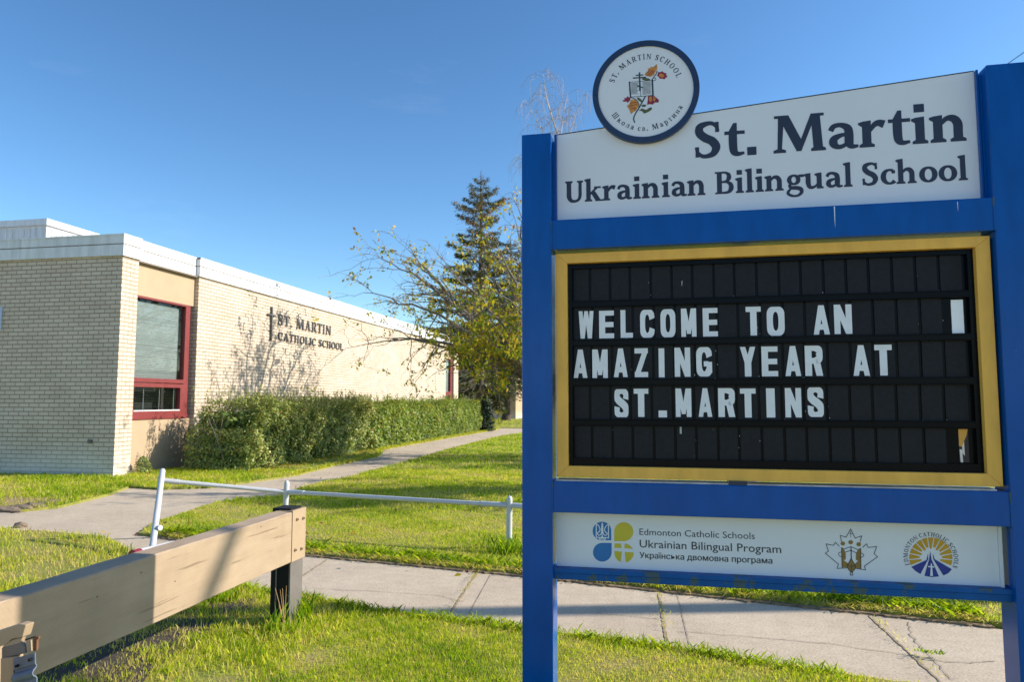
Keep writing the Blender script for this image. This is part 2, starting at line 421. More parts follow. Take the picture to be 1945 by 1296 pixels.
def unit(a): return a / np.maximum(np.linalg.norm(a, axis=-1, keepdims=True), 1e-9)
def leaf_quads(C, L, Wd, dirs=None, jitter=1.0):
    """diamond leaves centred on C"""
    n = len(C)
    d = unit(rng.normal(size=(n, 3)) if dirs is None else dirs + jitter * rng.normal(size=(n, 3)) * 0.6)
    a = unit(np.cross(d, rng.normal(size=(n, 3))))
    L = np.broadcast_to(np.asarray(L, float).reshape(-1, 1), (n, 1)); Wd = np.broadcast_to(np.asarray(Wd, float).reshape(-1, 1), (n, 1))
    return np.stack([C - d * L / 2, C + a * Wd / 2 - d * L * 0.05, C + d * L / 2, C - a * Wd / 2 - d * L * 0.05], 1).reshape(-1, 3)
def leaves_facing(C, nrm, L, Wd, jit=0.6):
    """leaf blades whose flat side faces nrm, with scatter"""
    n = len(C); nn = unit(nrm + rng.normal(size=(n, 3)) * jit)
    d = unit(np.cross(nn, rng.normal(size=(n, 3)))); a = np.cross(nn, d)
    L = np.broadcast_to(np.asarray(L, float).reshape(-1, 1), (n, 1)); Wd = np.broadcast_to(np.asarray(Wd, float).reshape(-1, 1), (n, 1))
    f = nn * L * 0.10
    return np.stack([C - d * L / 2, C + a * Wd / 2 + f, C + d * L / 2, C - a * Wd / 2 + f], 1).reshape(-1, 3)
def inside(pts, poly):
    x, y = pts[:, 0], pts[:, 1]; r = np.zeros(len(pts), bool)
    n = len(poly); j = n - 1
    for i in range(n):
        xi, yi = poly[i]; xj, yj = poly[j]
        if yi != yj:
            c = ((yi > y) != (yj > y)) & (x < (xj - xi) * (y - yi) / (yj - yi) + xi)
            r ^= c
        j = i
    return r
# ================================================================== SETTING
def struct(o): o['kind'] = 'structure'; return o
MB().add([(-400, -300, -0.012), (400, -300, -0.012), (400, 500, -0.012), (-400, 500, -0.012)], [(0, 1, 2, 3)]).build('ground', M['lawn'])
struct(bpy.data.objects['ground'])

def roughen(poly, amp=0.012, step=0.05, keep=lambda p: True):
    out = []
    for i in range(len(poly)):
        a = np.array(poly[i]); b = np.array(poly[(i + 1) % len(poly)])
        L = np.linalg.norm(b - a)
        near = min(a[1], b[1]) < 16 and min(abs(a[0]), abs(b[0])) < 11
        k = max(1, int(L / step)) if near and L < 14 else 1
        nrm = np.array([-(b - a)[1], (b - a)[0]]) / max(L, 1e-6)
        for j in range(k):
            t = j / k
            out.append(tuple(a + (b - a) * t + (nrm * rng.normal() * amp if j else 0)))
    return out

SW_N = [(9, 3.9), (2.19, 5.42), (0.52, 5.80), (-1.16, 6.20), (-3.3, 6.60), (-4.4, 6.86), (-5.4, 7.16)]
SW_S = [(-18, 9.3), (-12, 8.3), (-7.4, 7.18), (-6.5, 7.12), (-5.87, 6.99), (-5.0, 6.35), (-4, 5.74), (-3, 5.27), (-2, 4.97), (-0.89, 4.77), (0, 4.58), (0.98, 4.31), (9, 2.5)]
PATH_R = g2((265, 1018), (289, 998.5), (335, 984), (391, 963), (447, 952), (539, 945), (581, 926.5), (614, 919), (669, 908), (868, 850.5), (908.7, 840), (958, 828.5)) + [(-6.0, 32.5), (-6.0, 37.5)]
PATH_L = g2((0, 978), (40, 973), (110, 966), (175, 950), (205, 942), (246, 927), (300, 931), (400, 928), (480, 917), (560, 905), (640, 885), (720, 868)) + [(-8.15, 21), (-8.1, 28), (-7.95, 35), (-8.0, 37.5)]
sidewalk_poly = SW_N + [(-9, 8.55), (-18, 10.6)] + SW_S
path_poly = [(-5.4, 7.12)] + PATH_R + PATH_L[::-1] + [(-9.2, 8.3), (-7.5, 7.5)]
cross_poly = [(-13, 37.2), (6, 37.2), (6, 39.0), (-13, 39.0)]
far_walk = [(-16, 58.3), (8, 58.3), (8, 59.7), (-16, 59.7)]
def slab(name, poly, z0, z1, m):
    return struct(MB().prism(poly, 'z', z0, z1).build(name, m))
sw = slab('sidewalk', sidewalk_poly, -0.1, 0.000, M['concrete'])
pt = slab('path', path_poly, -0.1, -0.004, M['concrete'])
slab('cross_path', cross_poly, -0.1, -0.007, M['concrete'])
slab('far_walk', far_walk, -0.1, 0.003, M['concrete'])
slab('bounce_paving', [(-60, -12), (60, -12), (60, 0.6), (-60, 0.6)], -0.2, -0.006, M['concrete'])  # unseen paving around the camera, made pale to bounce light onto the sign

# joints, sawn lines and cracks in the sidewalk
def strip(name, pts, w, z, m, parent, jag=0.):
    P = []
    for i in range(len(pts) - 1):
        a = np.array(pts[i]); b = np.array(pts[i + 1]); k = max(1, int(np.linalg.norm(b - a) / 0.035))
        P += [a + (b - a) * j / k for j in range(k)]
    P.append(np.array(pts[-1])); P = np.array(P)
    if jag: P += rng.normal(size=P.shape) * jag
    t = np.gradient(P, axis=0); t /= np.linalg.norm(t, axis=1, keepdims=True); nn = np.stack([-t[:, 1], t[:, 0]], 1)
    ww = (w * (0.6 + 0.8 * rng.random(len(P))) / 2)[:, None]
    A = P + nn * ww; B = P - nn * ww; mb = MB()
    k = len(P)
    mb.add([(x, y, z) for x, y in A] + [(x, y, z) for x, y in B], [(i, i + 1, k + i + 1, k + i) for i in range(k - 1)])
    return mb.build(name, m, parent)
for pts in ([(-1.53, 6.25), (-1.42, 4.88)], [(0.02, 5.89), (0.062, 4.58)], [(1.455, 5.58), (1.485, 4.2)], [(-3.05, 6.5), (-2.9, 5.24)], [(-4.5, 6.86), (-4.3, 5.95)]):
    strip('joint', pts, 0.016, 0.004, M['joint'], sw, 0.003)
strip('joint', [(0.16, 5.85), (0.20, 4.55)], 0.005, 0.004, M['crack'], sw)
strip('joint', [(-1.40, 6.2), (-1.28, 4.86)], 0.005, 0.004, M['crack'], sw)
strip('crack', g2((1130, 1166), (1180, 1170), (1255, 1178)), 0.006, 0.0045, M['crack'], sw, 0.004)
strip('crack', g2((1285, 1201), (1400, 1209), (1500, 1218), (1590, 1226), (1630, 1233), (1722, 1245)), 0.006, 0.0045, M['crack'], sw, 0.004)
strip('crack', g2((1727, 1183), (1733, 1212), (1752, 1232), (1780, 1262), (1812, 1296)), 0.007, 0.0045, M['crack'], sw, 0.006)
strip('crack', g2((1735, 1253), (1782, 1257), (1845, 1262), (1885, 1257)), 0.007, 0.0045, M['crack'], sw, 0.006)
strip('crack', g2((600, 1120), (700, 1124), (830, 1132), (880, 1145)), 0.005, 0.0045, M['crack'], sw, 0.005)
strip('crack', g2((580, 1147), (625, 1160), (680, 1175)), 0.006, 0.0045, M['crack'], sw, 0.005)

# lawns: slightly raised turf with ragged edges
lawn_front = [(-18, 0.9), (9, 0.9), (9, 2.4)] + SW_S[::-1][1:-1] + [(-18, 9.2)]
lawn_back = PATH_R[:-1] + [(-6.0, 37.1), (26, 37.1), (26, 0.5), (9.2, 4.0)] + [(x, y + 0.06) for x, y in SW_N[1:]]
lawn_wall = [(-24, 12.7)] + [(-17, 10.7)] + PATH_L[1:] + [(-10.3, 37.0), (-10.3, 12.45), (-10.45, 12.45)]
lawn_far = [(-13, 39.1), (10, 39.1), (10, 58.2), (-16, 58.2)]
for nm, pl in (('lawn', lawn_front), ('lawn', lawn_back), ('lawn', lawn_wall), ('lawn', lawn_far)):
    struct(MB().prism(roughen(pl), 'z', -0.05, 0.03 if pl is not lawn_far else 0.01).build(nm, M['lawn']))
# dry soil verge along the walk's far edge
for line, w in ((SW_N[1:], 0.13), (SW_S[6:12], 0.05)):
    a = [(x, y + (0.0 if line[0] is SW_N[1] else 0.02)) for x, y in line]
    b = [(x, y + (w if line[0] is SW_N[1] else -w)) for x, y in line][::-1]
    o = struct(MB().prism(roughen(a + b, 0.010, 0.03), 'z', -0.02, 0.012 if w > .1 else 0.008).build('soil_verge', M['soil']))

# ---------------------------------------------------------------- grass blades
BARE = [(*gnd(120, 1290)[:2], .22, 1.), (*gnd(200, 1262)[:2], .22, 1.), (*gnd(290, 1232)[:2], .22, .95), (*gnd(370, 1195)[:2], .2, .9), (*gnd(440, 1160)[:2], .18, .8), (*gnd(260, 1290)[:2], .15, .7), (-2.25, 2.8, .62, 1.1), (-2.3, 3.5, .36, .9), (-1.95, 4.05, .22, .75), (-.6, 4.0, .28, .6), (.5, 3.95, .2, .6), (-2.6, 7.1, .35, .7), (-3.9, 7.6, .5, .65), (-.9, 7.3, .4, .5), (-5.0, 8.6, .6, .6), (-2.2, 9.3, .6, .5), (-6.3, 6.4, .8, .75), (-5.2, 5.6, .5, .6), (-11.6, 9.6, .9, .7), (-2.9, 11.5, .9, .5)]
def blades(name, poly, n, hmin, hmax, wid, xr, yr, lean=0.45, dry=0.0, excl=(), edge_tall=None, z=0.03, cap=None, patch=0.75):
    P = np.stack([rng.uniform(*xr, n), rng.uniform(*yr, n)], 1)
    k = inside(P, poly)
    for e in excl: k &= ~inside(P, e)
    # only where the camera (or a step beside it) can look
    ang = np.arctan2(P[:, 0], P[:, 1]) - YAW
    k &= (np.abs(ang) < R(44)) & (np.hypot(P[:, 0], P[:, 1]) > 1.5)
    P = P[k]; n = len(P)
    def f(s, ph): return np.sin(P[:, 0] * s + ph) * np.cos(P[:, 1] * s * 1.13 + ph * 1.7)
    pn = 0.5 + 0.2 * f(1.7, 1.) + 0.2 * f(3.9, 2.4) + 0.15 * f(9.1, 0.3) + 0.12 * f(19., 4.)
    bare = np.zeros(n)
    for bx0, by0, br0, bs0 in BARE: bare = np.maximum(bare, bs0 * np.exp(-((P[:, 0] - bx0) ** 2 + (P[:, 1] - by0) ** 2) / br0 ** 2 * (1 + .5 * np.sin(P[:, 0] * 9) * np.sin(P[:, 1] * 11))))
    thin = (rng.random(n) < (0.35 + 1.0 * pn)) & (rng.random(n) > bare); P = P[thin]; pn = pn[thin]; n = len(P)
    h = (hmin + (hmax - hmin) * rng.random(n) ** 2) * (0.7 + 0.6 * pn)
    az = rng.uniform(0, 2 * np.pi, n); ln = h * lean * (0.3 + rng.random(n) * 1.2)
    tip = np.stack([np.cos(az) * ln, np.sin(az) * ln, h], 1)
    b0 = np.concatenate([P, np.full((n, 1), z - 0.005)], 1)
    wv = rng.uniform(0, 2 * np.pi, n); wd = wid * (0.6 + 0.8 * rng.random(n))
    wd = np.stack([np.cos(wv) * wd / 2, np.sin(wv) * wd / 2, np.zeros(n)], 1)
    mid = b0 + tip * np.array([0.35, 0.35, 0.6])
    tint = np.clip(0.30 + patch * (0.62 - pn) + 0.16 * rng.normal(size=n) + dry, 0, 1)
    d = rng.random(n) < 0.07 + dry * 0.5 + .15 * (pn < .4); tint[d] = rng.uniform(0.82, 1, d.sum())
    V = np.stack([b0 - wd, b0 + wd, mid + wd * 0.7, b0 + tip, mid - wd * 0.7], 1).reshape(-1, 3)
    o = np_mesh(name, V, 5, M['grass'], tint=tint); o['kind'] = 'stuff'
    return o
FR = lawn_front
blades('grass', FR, 340000, 0.008, 0.038, 0.0036, (-3.6, 2.6), (3.0, 5.4), dry=0.13)
blades('grass', FR, 90000, 0.025, 0.075, 0.007, (-9, -2.0), (3.2, 7.4), dry=0.22)
blades('grass', lawn_back, 260000, 0.012, 0.042, 0.0055, (-6.2, 2.6), (5.2, 9.5), dry=0.16)
blades('grass', lawn_back, 120000, 0.025, 0.065, 0.010, (-7, 3), (9.5, 15), dry=0.14)
blades('grass', lawn_back, 80000, 0.03, 0.075, 0.018, (-6.3, 4), (15, 37), dry=-0.02)
blades('grass', lawn_wall, 90000, 0.03, 0.08, 0.011, (-15, -6.4), (8.5, 14.2), dry=0.06)
blades('grass', lawn_wall, 24000, 0.02, 0.06, 0.012, (-9.6, -7.6), (13.0, 36), dry=0.2)
blades('grass', lawn_far, 14000, 0.03, 0.08, 0.03, (-13, 2), (39, 58), dry=0.15)
# longer ragged grass and weeds hanging over the walk's far edge, and tufts on its near edge
def fringe(line, off, n, h, wid, spread, lean, dry=0.0):
    L = np.array(line); seg = np.linalg.norm(np.diff(L, axis=0), axis=1); c = np.r_[0, np.cumsum(seg)]
    t = rng.uniform(0, c[-1], n); px = np.interp(t, c, L[:, 0]); py = np.interp(t, c, L[:, 1])
    clump = 0.5 + 0.5 * np.sin(t * 7.3) * np.sin(t * 2.9 + 1) + 0.25 * np.sin(t * 17)
    k = rng.random(n) < 0.25 + 0.75 * clump; px, py = px[k], py[k]; n = k.sum()
    P = np.stack([px + rng.normal(size=n) * 0.02, py + off + rng.normal(size=n) * spread, np.full(n, 0.025)], 1)
    hh = h * (0.4 + 0.9 * rng.random(n)); az = rng.uniform(0, 2 * np.pi, n)
    tip = np.stack([np.cos(az) * hh * lean, np.sin(az) * hh * lean, hh * 0.75], 1)
    wv = rng.uniform(0, 2 * np.pi, n); wd = np.stack([np.cos(wv), np.sin(wv), 0 * wv], 1) * wid / 2
    mid = P + tip * np.array([.45, .45, .7])
    V = np.stack([P - wd, P + wd, mid + wd * .8, P + tip, mid - wd * .8], 1).reshape(-1, 3)
    o = np_mesh('edge_grass', V, 5, M['grass'], tint=np.clip(rng.uniform(0, .55, n) + dry, 0, 1)); o['kind'] = 'stuff'
fringe(SW_N[1:], 0.24, 9000, 0.085, 0.008, 0.07, 0.9, 0.05)
fringe(SW_N[1:], 0.10, 7000, 0.05, 0.005, 0.045, 1.3, 0.55)
fringe(SW_S[6:12], -0.03, 6000, 0.062, 0.005, 0.035, 0.8, .08)
fringe(PATH_L[9:16], 0.0, 3500, 0.11, 0.014, 0.09, 0.8, 0.3)
fringe(SW_S[6:12], -0.05, 500, 0.045, 0.018, 0.04, 1.1, 0.1)
for j_ in ([(-1.52, 6.15), (-1.43, 5.0)], [(0.02, 5.8), (0.06, 4.7)], [(1.46, 5.5), (1.48, 4.35)]): fringe(j_, 0.0, 130, 0.022, 0.005, 0.012, 1.0, .45)
fringe([(1.5, 4.78), (1.62, 4.74)], 0.0, 50, 0.028, 0.009, 0.012, .9, 0.)
fringe(SW_N[1:], 0.2, 1500, 0.07, 0.020, 0.06, 1.0, -0.05)

# dry leaf litter blown against the hedge foot and the walk edges
k = 900
lx = np.concatenate([rng.uniform(-8.35, -7.75, 500) , rng.uniform(-8.6, -5.9, 160), rng.uniform(-6, 2.4, 240)]); ly = np.concatenate([13.6 + 20 * rng.random(500) ** 1.4, rng.uniform(12, 30, 160), rng.uniform(6.2, 12, 240)])
ll = np_mesh('leaf_litter', leaves_facing(np.stack([lx, ly, np.full(k, .055)], 1), np.tile([[0, 0, 1.]], (k, 1)), rng.uniform(.03, .075, k), .035, .35), 4, M['autumn'], tint=rng.uniform(.6, 1, k)); ll['kind'] = 'stuff'

# ================================================================== SCHOOL BUILDING
XF, YF = -10.40, 12.52
sch = empty('school_building', (XF, YF, 0), 'cream brick school wing with white metal fascia and red framed windows beside the hedge', 'building')
def P(name, mb, m, parent=sch, **k):
    mb.v = [(x - XF, y - YF, z) for x, y, z in mb.v]
    return mb.build(name, m, parent, **k)
ZB, ZT = 4.405, 4.845
YW0, YW1 = 12.985, 15.0            # window bay
YX0, YX1, YEND = 35.58, 37.10, 37.98
w = MB()
w.box(-40, XF, YF, YF + 0.28, -0.3, ZB)                      # short side towards the street
w.box(XF - 0.5, XF, YF + 0.28, YW0, -0.3, ZB)                # corner pier
w.box(XF - 0.3, XF, YW1, YX0, -0.3, ZB)                      # long wall
w.box(XF - 0.3, XF, YX1, YEND, -0.3, ZB)                     # last pier
w.box(-40, XF - 0.3, YEND - 0.28, YEND, -0.3, ZB)
P('wall', w, M['brick'], uvbox=True)
P('soffit', MB().box(-40, XF - 0.005, YF + 0.003, YEND - 0.003, ZB - 0.035, ZB + 0.001), M['seam'])
# fascia: two bands with a dark groove between, joints where the sheets meet
def fascia(segs, m=M['white_metal'], prefix='fascia'):
    for (x0, x1, y0, y1) in segs:
        b = MB()
        b.box(x0, x1, y0, y1, ZB + 0.002, 4.632).box(x0, x1, y0, y1, 4.652, ZT)
        b.box(x0 - 0.0, x1 + (0.012 if x1 > XF - 0.2 else 0), y0 - (0.012 if y0 < YF else 0), y1, ZT - 0.035, ZT + 0.004)
        P(prefix, b, m)
        P('groove', MB().box(x0 + 0.02, x1 - 0.012, y0 + 0.012, y1 - 0.02, 4.63, 4.654), M['seam'])
fascia([(-40, -12.795, YF - 0.05, YF + 0.3), (-12.788, XF + 0.05, YF - 0.05, YW0 + 0.01),
        (XF - 0.6, XF - 0.05, YW0 + 0.015, YW1 - 0.045), (XF - 0.6, XF + 0.05, YW1 - 0.04, 18.4), (XF - 0.6, XF + 0.05, 18.406, 22.2), (XF - 0.6, XF + 0.05, 22.206, 26.3),
        (XF - 0.6, XF + 0.05, 26.306, 31), (XF - 0.6, XF + 0.05, 31.006, YEND + 0.05)])
P('roof', MB().box(-40, XF - 0.5, YF + 0.2, YEND - 0.1, 4.5, 4.72), M['roofing'])
# window bay near the corner
XB = XF - 0.10
P('infill_panel', MB().box(XB - 0.1, XB, YW0 + 0.002, YW1 - 0.002, 3.70, ZB + 0.2), M['stucco'])
P('infill_panel', MB().box(XB - 0.1, XB, YW0 + 0.002, YW1 - 0.002, -0.3, 1.105), M['stucco'])
def window(y0, y1, z0, z1, zt0, zt1, jr, nblind=True, cords=2, glassm=M['glass']):
    f = MB()
    f.box(XB - 0.12, XB + 0.015, y0, y1, z1 - 0.045, z1)                     # head
    f.box(XB - 0.12, XB + 0.03, y0, y1, z0, z0 + 0.10)                       # sill rail
    f.box(XB - 0.12, XB + 0.01, y0, y0 + 0.06, z0 + 0.10, z1 - 0.045)
    f.box(XB - 0.12, XB + 0.01, y1 - jr, y1, z0 + 0.10, z1 - 0.045)
    f.box(XB - 0.10, XB + 0.04, y0 + 0.06, y1 - jr, zt1 - 0.085, zt1)        # transom
    f.box(XB - 0.10, XB + 0.012, y0 + 0.06, y1 - jr, zt0, zt1 - 0.10)
    f.box(XB - 0.10, XB + 0.012, y1 - jr - 0.10, y1 - jr, z0 + 0.10, zt0)    # opening light frame
    f.box(XB - 0.10, XB + 0.012, y0 + 0.06, y0 + 0.12, z0 + 0.10, zt0)
    f.box(XB - 0.10, XB + 0.014, y0 + 0.12, y1 - jr - 0.10, z0 + 0.10, z0 + 0.17)
    fr = P('window_frame', f, M['red_frame'], bevel=0.004)
    P('trim', MB().box(XB - 0.09, XB + 0.018, y0 + 0.12, y1 - jr - 0.10, z0 + 0.17, z0 + 0.195), M['white_metal'], fr)
    P('pane', MB().box(XB - 0.05, XB - 0.046, y0 + 0.06, y1 - jr, zt1, z1 - 0.045), glassm, fr)
    P('pane', MB().box(XB - 0.05, XB - 0.046, y0 + 0.12, y1 - jr - 0.10, z0 + 0.195, zt0), glassm, fr)
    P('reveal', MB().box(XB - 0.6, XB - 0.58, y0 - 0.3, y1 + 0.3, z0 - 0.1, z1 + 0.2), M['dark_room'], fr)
    return fr
wf = window(YW0 + 0.01, 14.86, 1.11, 3.695, 1.79, 1.975, 0.16)
def blinds(y0, y1, z0, z1, tilt, wd, pitch, parent, nm='blind', mm=None):
    b = MB(); z = z0 + 0.02; r = random.Random(3)
    while z < z1:
        t = tilt + r.uniform(-0.06, 0.06); dx, dz = math.cos(t) * wd / 2, math.sin(t) * wd / 2
        xc = XB - 0.105 + r.uniform(-.002, .002)
        b.add([(xc - dx, y0, z - dz), (xc + dx, y0, z + dz), (xc + dx, y1, z + dz), (xc - dx, y1, z - dz)], [(0, 1, 2, 3)])
        z += pitch
    return P(nm, b, mm or M['blind'], parent)
bl = blinds(YW0 + 0.07, 14.60, 1.98, 3.62, 0.95, 0.036, 0.036, wf)
bl2 = blinds(YW0 + 0.13, 14.58, 1.31, 1.78, 0.25, 0.030, 0.034, wf, mm=M['blind_dark'])
c = MB()
for yy in (13.52, 14.02, 14.5): c.box(XB - 0.085, XB - 0.082, yy - 0.003, yy + 0.003, 1.30, 1.79)
P('blind_cord', c, M['blind'], wf)
# second bay at the far end of the wall
P('infill_panel', MB().box(XB - 0.1, XB, YX0 + 0.002, YX1 - 0.002, 3.70, ZB + 0.2), M['stucco'])
P('infill_panel', MB().box(XB - 0.1, XB, YX0 + 0.002, YX1 - 0.002, -0.3, 1.105), M['stucco'])
wf2 = window(YX0 + 0.01, YX1 - 0.01, 1.11, 3.695, 1.79, 1.975, 0.30)
blinds(YX0 + 0.07, YX1 - 0.4, 1.98, 3.62, 1.0, 0.07, 0.06, wf2)
# penthouse on the roof
ph = MB(); ph.box(-40, -17.12, 17.53, 27, 4.6, 6.56); P('penthouse', ph, M['white_metal'])
rb = MB()
for i in range(46):
    y = 17.7 + i * 0.2; rb.box(-17.12, -17.095, y, y + 0.035, 4.7, 6.50)
for i in range(60):
    x = -17.3 - i * 0.2; rb.box(x, x + 0.035, 17.505, 17.53, 4.7, 6.50)
P('penthouse_cladding', rb, M['white_metal'])
P('penthouse_fascia', MB().box(-40, -17.05, 17.46, 27.05, 6.56, 6.745), M['white_metal'])
# small wall box low on the shaded side
vb = MB().box(-10.985, -10.895, YF - 0.03, YF, 0.66, 0.735).box(-10.97, -10.91, YF - 0.05, YF - 0.03, 0.70, 0.73)
P('wall_outlet', vb, M['grey_steel'])

# ---- glyphs: a bold book serif built from pen strokes -------------------------------------------------
def crom(P, n=7):
    P = np.array(P, float); Q = np.vstack([2 * P[0] - P[1], P, 2 * P[-1] - P[-2]]); out = []
    for i in range(1, len(Q) - 2):
        for j in range(n):
            t = j / n; a, b, c, d = Q[i - 1], Q[i], Q[i + 1], Q[i + 2]
            out.append(0.5 * (2 * b + (c - a) * t + (2 * a - 5 * b + 4 * c - d) * t * t + (3 * b - a - 3 * c + d) * t ** 3))
    out.append(P[-1]); return np.array(out)
def stroke(P, n=7):
    C = crom(P, n); t = np.gradient(C[:, :2], axis=0); t /= np.maximum(np.linalg.norm(t, axis=1, keepdims=True), 1e-9)
    nn = np.stack([-t[:, 1], t[:, 0]], 1) * np.abs(C[:, 2:3]) / 2
    A = C[:, :2] + nn; B = C[:, :2] - nn
    return [[A[i], A[i + 1], B[i + 1], B[i]] for i in range(len(C) - 1)]
def rect(x0, y0, x1, y1): return [[(x0, y0), (x1, y0), (x1, y1), (x0, y1)]]
def ringg(cx, cy, rx, ry, thick, thin, a0=0, a1=360, n=40):
    out = []; q = []
    for i in range(n + 1):
        a = R(a0 + (a1 - a0) * i / n); c, s = math.cos(a), math.sin(a)
        w = thin + (thick - thin) * abs(c) ** 1.6
        q.append(((cx + (rx) * c + w / 2 * c, cy + ry * s + w / 2 * s), (cx + rx * c - w / 2 * c, cy + ry * s - w / 2 * s)))
    return [[q[i][0], q[i + 1][0], q[i + 1][1], q[i][1]] for i in range(n)]
def foot(x, w, y=0, e=.075, up=True, l=True, r=True):
    d = 1 if up else -1; a = e if l else 0; b = e if r else 0
    return [[(x - a, y), (x + w + b, y), (x + w + b, y + .055 * d), (x + w, y + .10 * d), (x, y + .10 * d), (x - a, y + .055 * d)]]
def flag(x, w, yT): return [[(x - .09, yT - .075), (x - .09, yT - .035), (x, yT - .005), (x + w, yT + .015), (x + w, yT - .2), (x, yT - .14)]]
XH = .68
def stemL(x, w, top): return rect(x, 0, x + w, top - .05) + flag(x, w, top) + foot(x, w)
def archL(x): return stroke([(x, .47, .06), (x + .13, .60, .11), (x + .29, .595, .17), (x + .385, .46, .19), (x + .39, .25, .19), (x + .39, .02, .19)]) + foot(x + .295, .19)
G = {}
def glyph(c, adv, *parts): G[c] = (adv, [p for q in parts for p in q])
glyph(' ', .33)
glyph('.', .38, ringg(.17, .10, .055, .055, .11, .11, n=16) if 0 else rect(.06, 0, .27, .21))
glyph('o', .80, ringg(.40, .33, .265, .295, .2, .085))
glyph('c', .68, ringg(.40, .33, .265, .295, .2, .085, 62, 318), rect(.50, .47, .62, .60))
glyph('n', .93, stemL(.09, .19, XH), archL(.26))
glyph('h', .93, stemL(.09, .19, 1.06), archL(.26))
glyph('i', .45, stemL(.12, .19, XH), rect(.10, .83, .32, 1.03))
glyph('l', .45, stemL(.12, .19, 1.06))
glyph('r', .68, stemL(.09, .19, XH), stroke([(.26, .42, .06), (.37, .57, .11), (.48, .62, .15), (.60, .58, .19)]))
glyph('u', .93, rect(.10, .25, .29, XH - .03), flag(.10, .19, XH), stroke([(.195, .45, .19), (.195, .26, .19), (.25, .09, .15), (.39, .055, .11), (.54, .13, .07), (.60, .22, .05)]),
      rect(.58, 0, .77, XH - .03), flag(.58, .19, XH), foot(.58, .19, l=False))
glyph('k', .88, stemL(.09, .19, 1.06), [[(.26, .27), (.26, .38), (.56, .66), (.68, .66)], [(.34, .36), (.50, .46), (.80, .0), (.56, .0)]], rect(.48, .61, .78, XH), rect(.53, 0, .88, .06))
glyph('a', .78, stroke([(.09, .50, .11), (.17, .61, .11), (.34, .635, .11), (.50, .55, .17), (.535, .40, .19), (.535, .15, .19), (.60, .05, .12), (.74, .05, .06)]),
      stroke([(.52, .385, .06), (.32, .355, .10), (.17, .27, .16), (.15, .15, .18), (.24, .06, .12), (.38, .07, .09), (.52, .17, .06)]))
glyph('g', .80, ringg(.36, .44, .20, .19, .17, .08), [[(.48, .57), (.60, .66), (.80, .66), (.80, .56), (.55, .53)]],
      stroke([(.26, .28, .07), (.17, .19, .10), (.26, .09, .14), (.48, .075, .16), (.66, .01, .16), (.69, -.13, .13), (.55, -.26, .09), (.32, -.28, .09), (.13, -.20, .11), (.10, -.09, .10), (.22, .05, .07)]))
glyph('t', .56, [[(.15, .60), (.34, .60), (.34, .90), (.27, .90), (.15, .68)]], rect(.04, .60, .54, XH), stroke([(.245, .66, .19), (.245, .3, .19), (.27, .12, .17), (.36, .05, .11), (.52, .07, .06)]))
glyph('S', .80, stroke([(.66, .72, .05), (.62, .85, .07), (.50, .945, .09), (.34, .94, .12), (.185, .86, .17), (.175, .70, .20), (.31, .56, .21), (.50, .45, .21), (.60, .29, .20), (.54, .12, .15), (.40, .05, .11), (.24, .05, .09), (.12, .15, .07), (.08, .30, .05)]),
      rect(.60, .70, .67, .97), rect(.07, .03, .14, .30))
glyph('M', 1.36, [[(.12, 0), (.20, 0), (.285, 1), (.16, 1)], [(.16, 1), (.40, 1), (.72, .28), (.60, .02)], [(.60, .02), (.70, .02), (1.09, 1), (.98, 1)], [(.98, 1), (1.18, 1), (1.24, 0), (1.03, 0)]], foot(.13, .07, e=.11), foot(1.04, .19), rect(.06, .94, .30, 1), rect(1.0, .94, 1.28, 1))
glyph('U', 1.0, stroke([(.215, 1, .2), (.215, .5, .2), (.225, .25, .2), (.32, .08, .15), (.50, .04, .11), (.68, .10, .11), (.765, .28, .13), (.77, .6, .13), (.77, 1, .13)]), foot(.115, .2, 1, up=False), foot(.705, .13, 1, up=False))
glyph('B', .94, rect(.13, 0, .33, 1), rect(.04, 0, .2, .06), rect(.04, .94, .2, 1), stroke([(.30, .962, .075), (.50, .96, .08), (.655, .86, .15), (.665, .70, .18), (.55, .56, .10), (.30, .53, .075)]),
      stroke([(.30, .53, .075), (.58, .52, .09), (.745, .40, .17), (.755, .20, .19), (.62, .06, .11), (.30, .038, .075)]))
glyph('T', .84, rect(.32, .0, .51, 1), foot(.32, .19), rect(.04, .92, .79, 1), [[(.04, 1), (.10, 1), (.08, .76), (.03, .76)], [(.73, 1), (.79, 1), (.80, .76), (.75, .76)]])
glyph('A', .98, [[(.10, 0), (.19, 0), (.50, 1), (.42, 1)], [(.40, 1), (.56, 1), (.90, 0), (.68, 0)]], rect(.27, .28, .70, .36), rect(.02, 0, .30, .06), rect(.60, 0, .97, .06))
glyph('P', .84, rect(.13, 0, .32, 1), foot(.13, .19), rect(.04, .94, .2, 1), stroke([(.30, .962, .075), (.52, .955, .09), (.69, .84, .17), (.69, .64, .18), (.54, .50, .10), (.30, .47, .075)]))
glyph('R', .94, G['P'][1], [[(.42, .50), (.58, .50), (.92, 0), (.68, 0)]], rect(.68, 0, .97, .06))
glyph('I', .48, rect(.14, 0, .33, 1), foot(.14, .19), foot(.14, .19, 1, up=False))
glyph('N', 1.04, rect(.13, 0, .22, 1), rect(.82, 0, .91, 1), [[(.10, 1), (.32, 1), (.91, 0), (.78, 0)]], foot(.13, .09), foot(.82, .09, 1, up=False))
glyph('C', .88, ringg(.47, .5, .36, .455, .2, .09, 48, 315), rect(.72, .70, .79, .97))
glyph('H', 1.02, rect(.13, 0, .32, 1), rect(.70, 0, .89, 1), rect(.3, .47, .72, .55), foot(.13, .19), foot(.13, .19, 1, up=False), foot(.70, .19), foot(.70, .19, 1, up=False))
glyph('O', 1.0, ringg(.5, .5, .37, .455, .2, .085))
